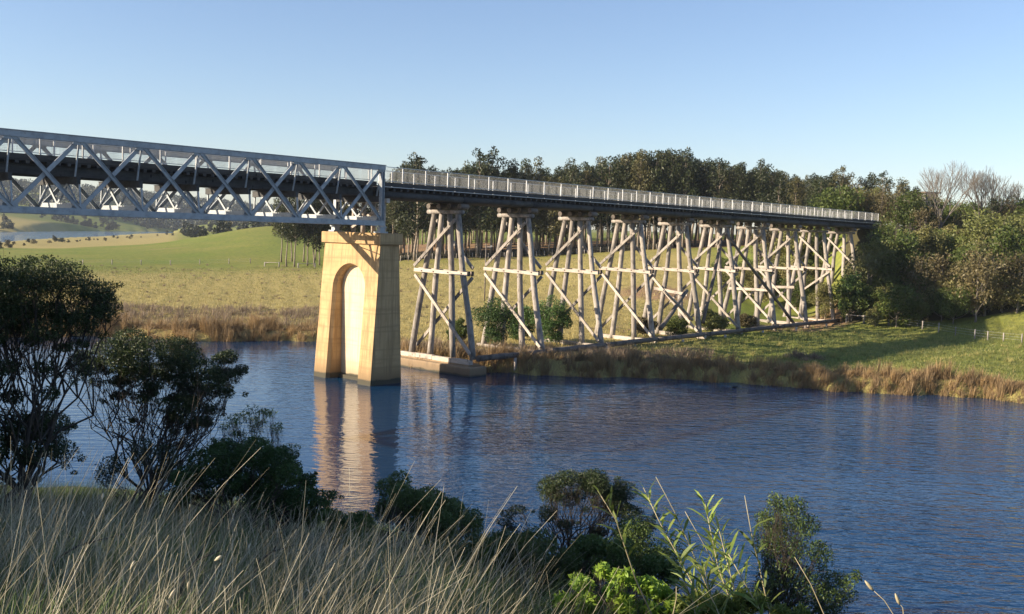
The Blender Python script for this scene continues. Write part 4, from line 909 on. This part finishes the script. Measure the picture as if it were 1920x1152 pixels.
spread_tree("bare_twig_shrub", "dark twiggy thicket around the base of the flat topped tree", "shrub", gnd(270, 19), pxclumps([(225, 870, 22, .9), (270, 850, 26, 1), (310, 850, 20, 1), (200, 890, 20, 1), (330, 880, 22, .8), (370, 895, 20, .8)], 20, 3, .5), 5, .02, 2600, .06, .022, 'tea', 63)
spread_tree("wattle_sapling", "thin feathery sapling leaning over the water beside the dark mound shrub", "shrub", gnd(478, 20), pxclumps([(440, 790, 16, .5), (470, 775, 18, .6), (505, 775, 16, .5), (480, 800, 18, .5), (445, 815, 14, .5), (520, 800, 14, .5), (545, 840, 16, .5), (420, 800, 10, .5)], 21, 4, .4), 3, .02, 1100, .10, .018, 'bank', 64)
spread_tree("mound_shrub", "dense dark green rounded shrub in the middle of the foreground", "shrub", gnd(470, 16.5), pxclumps([(400, 870, 36, .8), (440, 850, 34, .8), (480, 850, 38, .8), (520, 865, 36, .8), (545, 890, 30, .8), (345, 905, 24, .8), (330, 930, 24, .8), (580, 905, 20, .7), (600, 935, 24, .7), (575, 955, 26, .7), (400, 840, 14, .7), (430, 900, 40, .8), (490, 905, 40, .8), (365, 890, 24, .8), (560, 930, 34, .8), (510, 940, 40, .8)], 17.5, 5, .8, 4), 5, .03, 34000, .06, .022, 'darkbush', 65)
spread_tree("bank_shrub", "low dark green shrub beside the pier's reflection", "shrub", gnd(740, 19), pxclumps([(735, 915, 24, .8), (765, 935, 30, .8), (800, 945, 30, .8), (840, 960, 30, .8), (780, 975, 36, .8), (720, 950, 26, .8), (830, 1000, 36, .8), (880, 985, 26, .8)], 21, 6, .9), 5, .025, 17000, .07, .03, 'bank', 66)
spread_tree("bank_shrub", "broad dark green shrub filling the centre bottom behind the dry stems", "shrub", gnd(900, 15), pxclumps([(900, 1040, 40, .8), (960, 1030, 44, .8), (1010, 1050, 44, .8), (940, 1090, 50, .8), (1010, 1110, 50, .8), (870, 1090, 50, .8), (1060, 1050, 30, .8), (820, 1060, 40, .8)], 17, 7, 1.0), 6, .025, 24000, .065, .03, 'bank', 67)
spread_tree("tea_tree", "small dark dome crowned tree standing at the near water edge", "tree", gnd(1090, 29), pxclumps([(1050, 915, 26, .7), (1075, 895, 24, .7), (1110, 915, 26, .7), (1150, 930, 24, .7), (1095, 900, 30, .7), (1130, 910, 30, .7), (1165, 930, 28, .7), (1035, 925, 24, .7), (1080, 935, 26, .5), (1130, 950, 28, .6), (1185, 960, 26, .6), (1020, 960, 20, .6), (970, 960, 18, .5), (950, 985, 16, .5), (1210, 985, 20, .6), (1060, 985, 16, .5), (1110, 1000, 20, .5)], 29.5, 8, 1.0, 3), 6, .05, 27000, .07, .024, 'tea', 68)
spread_tree("water_edge_shrub", "dark leafy shrub right of the dome crowned tree near the water", "shrub", gnd(1190, 22), pxclumps([(1180, 1010, 36, .8), (1220, 1030, 36, .8), (1150, 1040, 40, .8), (1240, 1060, 30, .8), (1110, 1060, 34, .8), (1190, 1075, 40, .8)], 24, 9, .8), 5, .025, 15000, .075, .03, 'bank', 69)
spread_tree("bank_shrub", "mid green bushy shrub between the dome crowned tree and the lime shrub", "shrub", gnd(1130, 16), pxclumps([(1080, 1030, 26, .8), (1120, 1020, 22, .8), (1165, 1030, 26, .8), (1210, 1050, 24, .8), (1250, 1075, 22, .8), (1060, 1065, 26, .8), (1110, 1070, 30, .8), (1160, 1070, 30, .8), (1030, 1085, 26, .8)], 17.5, 12, .7, 3), 6, .022, 11000, .075, .03, 'bank', 74)
spread_tree("bank_shrub", "low dark shrub on the bank crest between the mound shrub and the pier's reflection", "shrub", gnd(650, 15), pxclumps([(610, 965, 20, .7), (645, 975, 22, .7), (680, 980, 22, .7), (625, 1000, 26, .7), (670, 1010, 26, .7)], 16.5, 13, .6, 3), 5, .018, 6500, .07, .025, 'bank', 75)
spread_tree("lime_shrub", "low yellow green leafy growth around the feet of the canes", "shrub", gnd(1340, 9.2), pxclumps([(1285, 1135, 16, .8), (1320, 1125, 16, .8), (1360, 1130, 18, .8), (1400, 1120, 16, .8), (1430, 1135, 18, .8), (1340, 1150, 20, .8), (1385, 1150, 20, .8), (1460, 1148, 16, .8), (1500, 1150, 14, .8), (1290, 1155, 18, .8)], 9.6, 14, .4, 2), 6, .008, 2600, .12, .020, 'cane', 76)
spread_tree("lime_shrub", "bright yellow green leafy shrub at the bottom of the picture", "shrub", gnd(1150, 10.5), pxclumps([(1090, 1095, 20, .8), (1130, 1075, 16, .8), (1170, 1085, 20, .8), (1215, 1095, 20, .8), (1100, 1135, 26, .8), (1150, 1115, 20, .8), (1180, 1140, 26, .8), (1245, 1120, 20, .8), (1055, 1130, 18, .8), (1265, 1145, 20, .8), (1220, 1140, 20, .8)], 11.5, 10, .5), 6, .012, 3400, .10, .036, 'lime', 70)
spread_tree("shore_bush", "tall open dark green bush with many stems at the water edge right of the canes", "tree", gnd(1490, 26.5), pxclumps([(1455, 940, 18, 1), (1485, 950, 20, 1), (1435, 975, 18, 1), (1470, 985, 26, 1), (1510, 985, 22, 1), (1445, 1020, 22, 1), (1495, 1030, 30, 1), (1535, 1040, 24, 1), (1460, 1070, 28, 1), (1510, 1085, 32, 1), (1550, 1090, 26, 1), (1440, 1110, 30, 1), (1500, 1130, 36, 1), (1560, 1130, 30, 1), (1590, 1090, 14, 1), (1605, 1080, 10, 1), (1450, 1000, 20, 1), (1585, 1110, 16, 1)], 27, 11, .8), 7, .035, 12500, .085, .032, 'bank', 71)
# unseen scrub on the bank left of the camera: it shades the foreground
SH = None
for k, (x, y) in enumerate(((-15, -8), (-16, -5), (-15.5, -2), (-15, 1.2), (-15.5, 4.2), (-16, 10), (-15.5, 13), (-16.5, 16), (-17, 19), (-19, 22.5), (-20.5, 26))):
    z = hz(x, y)
    if SH is None: SH = bushy_variant(90, 7.4, 6.2, 7000, .30)
    put_tree("scrub_tree", *SH, 'darkbark', 'tea', (x, y, z), k * 1.3, ((17.2 if y < 12 else 16.4 if y < 18 else 14.0) - z) / 7.4 * tr.uniform(.93, 1.05), "dark scrub tree on the bank left of the viewpoint", "scrub left of the viewpoint")

# canes
def cane(px0, py0, px1, py1, d, seed, label, leafy=(.35, 1.0), nl=16):
    nl = int(nl * 2.1)
    rd = random.Random(seed); a = Vector(at(px0, py0, d)); b = Vector(at(px1, py1, d + rd.uniform(-.3, .5)))
    z0 = hz(a.x, a.y); dirv = (a - b).normalized(); f = (a.z - z0 + .1) / max(b.z - a.z, .05); base = a + (a - b) * min(f, 2.0); base.z = z0 - .05
    root = thing("cane", label, "cane plant", base, 0, "leafy canes at the bottom right"); pts = [Vector((0, 0, 0))]
    for i in range(1, 7): t = i / 6; pts.append((b - base) * t + Vector((rd.gauss(0, .015), rd.gauss(0, .015), .05 * math.sin(3.14 * t))))
    mb = MB(); mb.tube(pts, [.011 - .0075 * i / 6 for i in range(7)], 6); mb.build("stem", M['canestem'], root)
    V = []; q = 0
    for i in range(nl):
        t = leafy[0] + (leafy[1] - leafy[0]) * (i + .5) / nl; s = t * 6; j = min(int(s), 5); p = pts[j].lerp(pts[j + 1], s - j); az = i * 2.5 + rd.uniform(-.5, .5); up = (pts[6] - pts[5]).normalized()
        o = (Vector((math.cos(az), math.sin(az), 0)) * .8 + up * rd.uniform(.6, 1.2)).normalized(); L = rd.uniform(.16, .32) * (1.15 - .3 * abs(t - .7)); sd = (o.cross(Vector((rd.gauss(0, .7), rd.gauss(0, .7), 1)))).normalized() * rd.uniform(.010, .017); sg = Vector((0, 0, -1))
        c = [p, p + o * L * .35 + sg * .0, p + o * L * .7 + sg * L * .08, p + o * L + sg * L * .22]; wv = (.3, 1, .75, .05)
        for m0 in range(3): V += [c[m0] - sd * wv[m0], c[m0] + sd * wv[m0], c[m0 + 1] + sd * wv[m0 + 1], c[m0 + 1] - sd * wv[m0 + 1]]; q += 1
    if q: link("leaves", np_mesh("leaves", np.array([tuple(v) for v in V]), q, 4, tint=np.repeat(np.random.default_rng(seed).uniform(0, 1, q), 4)), M['cane'], root)
m_, ns, ls, bs = mat("cane_stem"); bs.inputs["Base Color"].default_value = (.36, .31, .19, 1); bs.inputs["Roughness"].default_value = .5; M['canestem'] = m_
cane(1215, 1152, 1125, 920, 9.5, 1, "leftmost leafy cane, its tuft above the lime shrub", (.62, .98), 9)
cane(1320, 1152, 1205, 915, 10, 2, "tall leaning cane with drooping leaves, second from the left", (.45, .98), 20)
cane(1335, 1140, 1235, 895, 10.4, 3, "tallest bare tipped cane left of the shore bush", (.4, .82), 14)
cane(1365, 1120, 1285, 960, 10.2, 4, "thin cane leaning left in the middle of the cane clump", (.4, .8), 8)
cane(1372, 1152, 1320, 945, 10, 5, "densely leafy cane in the middle of the clump", (.3, 1.0), 30)
cane(1385, 1152, 1345, 990, 9.4, 6, "short densely leafy cane at the front of the clump", (.3, 1.0), 28)
cane(1440, 1152, 1394, 930, 9.8, 7, "nearly upright cane with a bare tip touching the shore bush", (.35, .85), 10)
cane(1300, 1152, 1275, 1050, 9.0, 8, "short spreading leafy cane low in the clump", (.2, 1.0), 26)
cane(1420, 1152, 1370, 1040, 9.0, 9, "short cane at the right foot of the clump", (.2, 1.0), 22)
cane(1350, 1152, 1310, 1060, 8.6, 10, "low leafy shoot right of the short spreading cane", (.2, 1.0), 24)
def stalk(px0, py0, px1, py1, d, label, head=True):
    a = Vector(at(px0, py0, d)); b = Vector(at(px1, py1, d)); z0 = hz(a.x, a.y); base = Vector((a.x + (a.x - b.x) * .6, a.y, z0))
    root = thing("seed_stalk", label, "grass stalk", base, 0, "single dry seed stalks"); A0 = a - base; B0 = b - base
    mb = MB(); mb.tube([(0, 0, 0), A0 * .6, A0, A0.lerp(B0, .5) + Vector((.01, 0, .01)), B0], [.0045, .004, .0035, .003, .002], 5); mb.build("stem", M['canestem'], root)
    v = (B0 - A0).normalized()
    if head: mb = MB(); mb.tube([B0 - v * .01, B0 + v * .015, B0 + v * .05, B0 + v * .075], [.004, .013, .011, .003], 8); mb.build("seed_head", M['canestem'], root)
stalk(1675, 1152, 1636, 1106, 7, "drooping dry stalk with a fat seed head at the bottom right over the water")
stalk(1694, 1152, 1686, 1132, 7.4, "shortest dry stalk with a small seed head at the bottom right")
stalk(1545, 1152, 1490, 1045, 7, "bare straight dry stalk crossing in front of the shore bush", False)
stalk(1262, 1152, 1268, 1100, 6, "upright pale dry stalk at the foot of the canes", False)

# ------------------------------------------------------------------ fences, poles, house, duck
def fence(pts, label, hgt=1.15, r=.07, wires=3, group="farm fences"):
    p0 = Vector(pts[0]); root = thing("post_fence", label, "fence", p0, 0, group)
    for i, p in enumerate(pts):
        q = Vector(p) - p0; t = MB(); log(t, q - Vector((0, 0, .3)), q + Vector((rr.uniform(-.04, .04), 0, hgt * rr.uniform(.9, 1.08))), r, r * .9, i, 7, .01, 2); t.build("post", M['pile'], root)
    t = MB()
    for w in range(wires):
        z = hgt * (.35 + .27 * w)
        for a, b in zip(pts, pts[1:]): t.tube([Vector(a) - p0 + Vector((0, 0, z)), Vector(b) - p0 + Vector((0, 0, z))], .008, 3, False)
    t.build("wire", M['galv'], root)
fence([gnd(px, 262) for px in (40, 98, 155, 210, 265, 320, 375, 430, 470)], "post and wire fence across the green field left of the pier", 1.3, .12)
fence([gnd(px, d) for px, d in ((1655, 146), (1690, 145), (1740, 143), (1771, 141), (1803, 138), (1840, 136), (1865, 135), (1895, 134), (1930, 133))], "grey post and wire fence along the foot of the right hillside", 1.2, .085)
fence([gnd(px, 231 + .004 * px) for px in range(752, 1240, 15)], "dark post and wire fence along the plantation edge behind the trestle", 1.4, .10)
def rail_fence(pts, label, hgt=1.2):
    p0 = Vector(pts[0]); root = thing("rail_fence", label, "fence", p0)
    for i, p in enumerate(pts):
        q = Vector(p) - p0; t = MB(); log(t, q - Vector((0, 0, .3)), q + Vector((0, 0, hgt)), .15, .14, i, 8, .01, 2); t.build("post", M['pile'], root)
    for a, b in zip(pts, pts[1:]):
        t = MB(); log(t, Vector(a) - p0 + Vector((0, 0, hgt * .9)), Vector(b) - p0 + Vector((0, 0, hgt * .88)), .07, .06, 5, 6, .03, 4); t.build("rail", M['plank'], root)
rail_fence([gnd(1596, 150), gnd(1629, 147), gnd(1676, 146)], "weathered rail fence right of the last tall trestle bent")
rail_fence([gnd(497, 246), gnd(524, 244)], "short wooden rail barrier in the field left of the grove")
rail_fence([gnd(560, 240), gnd(592, 241)], "short wooden rail barrier under the grove trees left of the pier")
p = gnd(912, 150); tp = at(912, 457, 150); root = thing("utility_pole", "thin dark utility pole with a small lamp arm behind the second bent", "pole", p)
t = MB(); t.tube([(0, 0, -.3), (0, 0, tp[2] - p[2])], [.11, .08], 8); t.build("pole", M['oldlog_shade'], root)
t = MB(); t.box((.35, 0, tp[2] - p[2] - .5), (.9, .08, .08)); o = t.build("lamp_arm", M['galv'], root); t = MB(); t.box((.8, 0, tp[2] - p[2] - .36), (.3, .2, .16)); t.build("lamp", M['galv'], o)
p = gnd(1732, 206); zt = at(1728, 361, 206)[2]; root = thing("hilltop_house", "small flat roofed grey house on the hilltop behind the large bare tree", "house", (p[0], p[1], zt - 3.2), .3)
t = MB(); t.box((0, 0, 1.0), (2.6, 3, 4)); wl_ = t.build("wall", M['wall'], root); t = MB(); t.box((0, 0, 3.12), (3.6, 4, .24)); t.build("roof", M['roof'], root)
t = MB(); t.box((-.2, -1.52, 2.0), (1.2, .06, .8)); o = t.build("window", M['roof'], wl_)
a = at(1376, 754, 86); me = bpy.data.meshes.new("duck")
me.from_pydata([(0, 0, .05), (.14, 0, .07), (.22, 0, .16), (.28, 0, .17), (-.14, 0, .07), (-.24, 0, .10)], [(0, 1), (1, 2), (2, 3), (0, 4), (4, 5)], [])
o = link("duck", me, M['black']); o.location = (a[0], a[1], 0.0); tag(o, "tiny black duck swimming on the river below the right bank", "duck")
o.modifiers.new("sk", 'SKIN'); me_s = me.skin_vertices[0].data
for v, r in zip(me_s, (.11, .10, .05, .045, .09, .03)): v.radius = (r, r)
me_s[0].use_root = True
o.modifiers.new("sub", 'SUBSURF').levels = 2

# ------------------------------------------------------------------ air
t = MB(); t.box((0, 0, 68), (7000, 7000, 142)); m_ = bpy.data.materials.new("pale_air"); m_.use_nodes = True; ns = m_.node_tree.nodes; ls = m_.node_tree.links
ns.remove(ns["Principled BSDF"]); v = ns.new("ShaderNodeVolumePrincipled"); v.inputs["Color"].default_value = (.75, .85, 1, 1); v.inputs["Density"].default_value = .00008
ls.new(v.outputs[0], ns["Material Output"].inputs["Volume"]); tag(t.build("haze", m_), "pale thin air over the whole valley", "haze", kind='stuff')
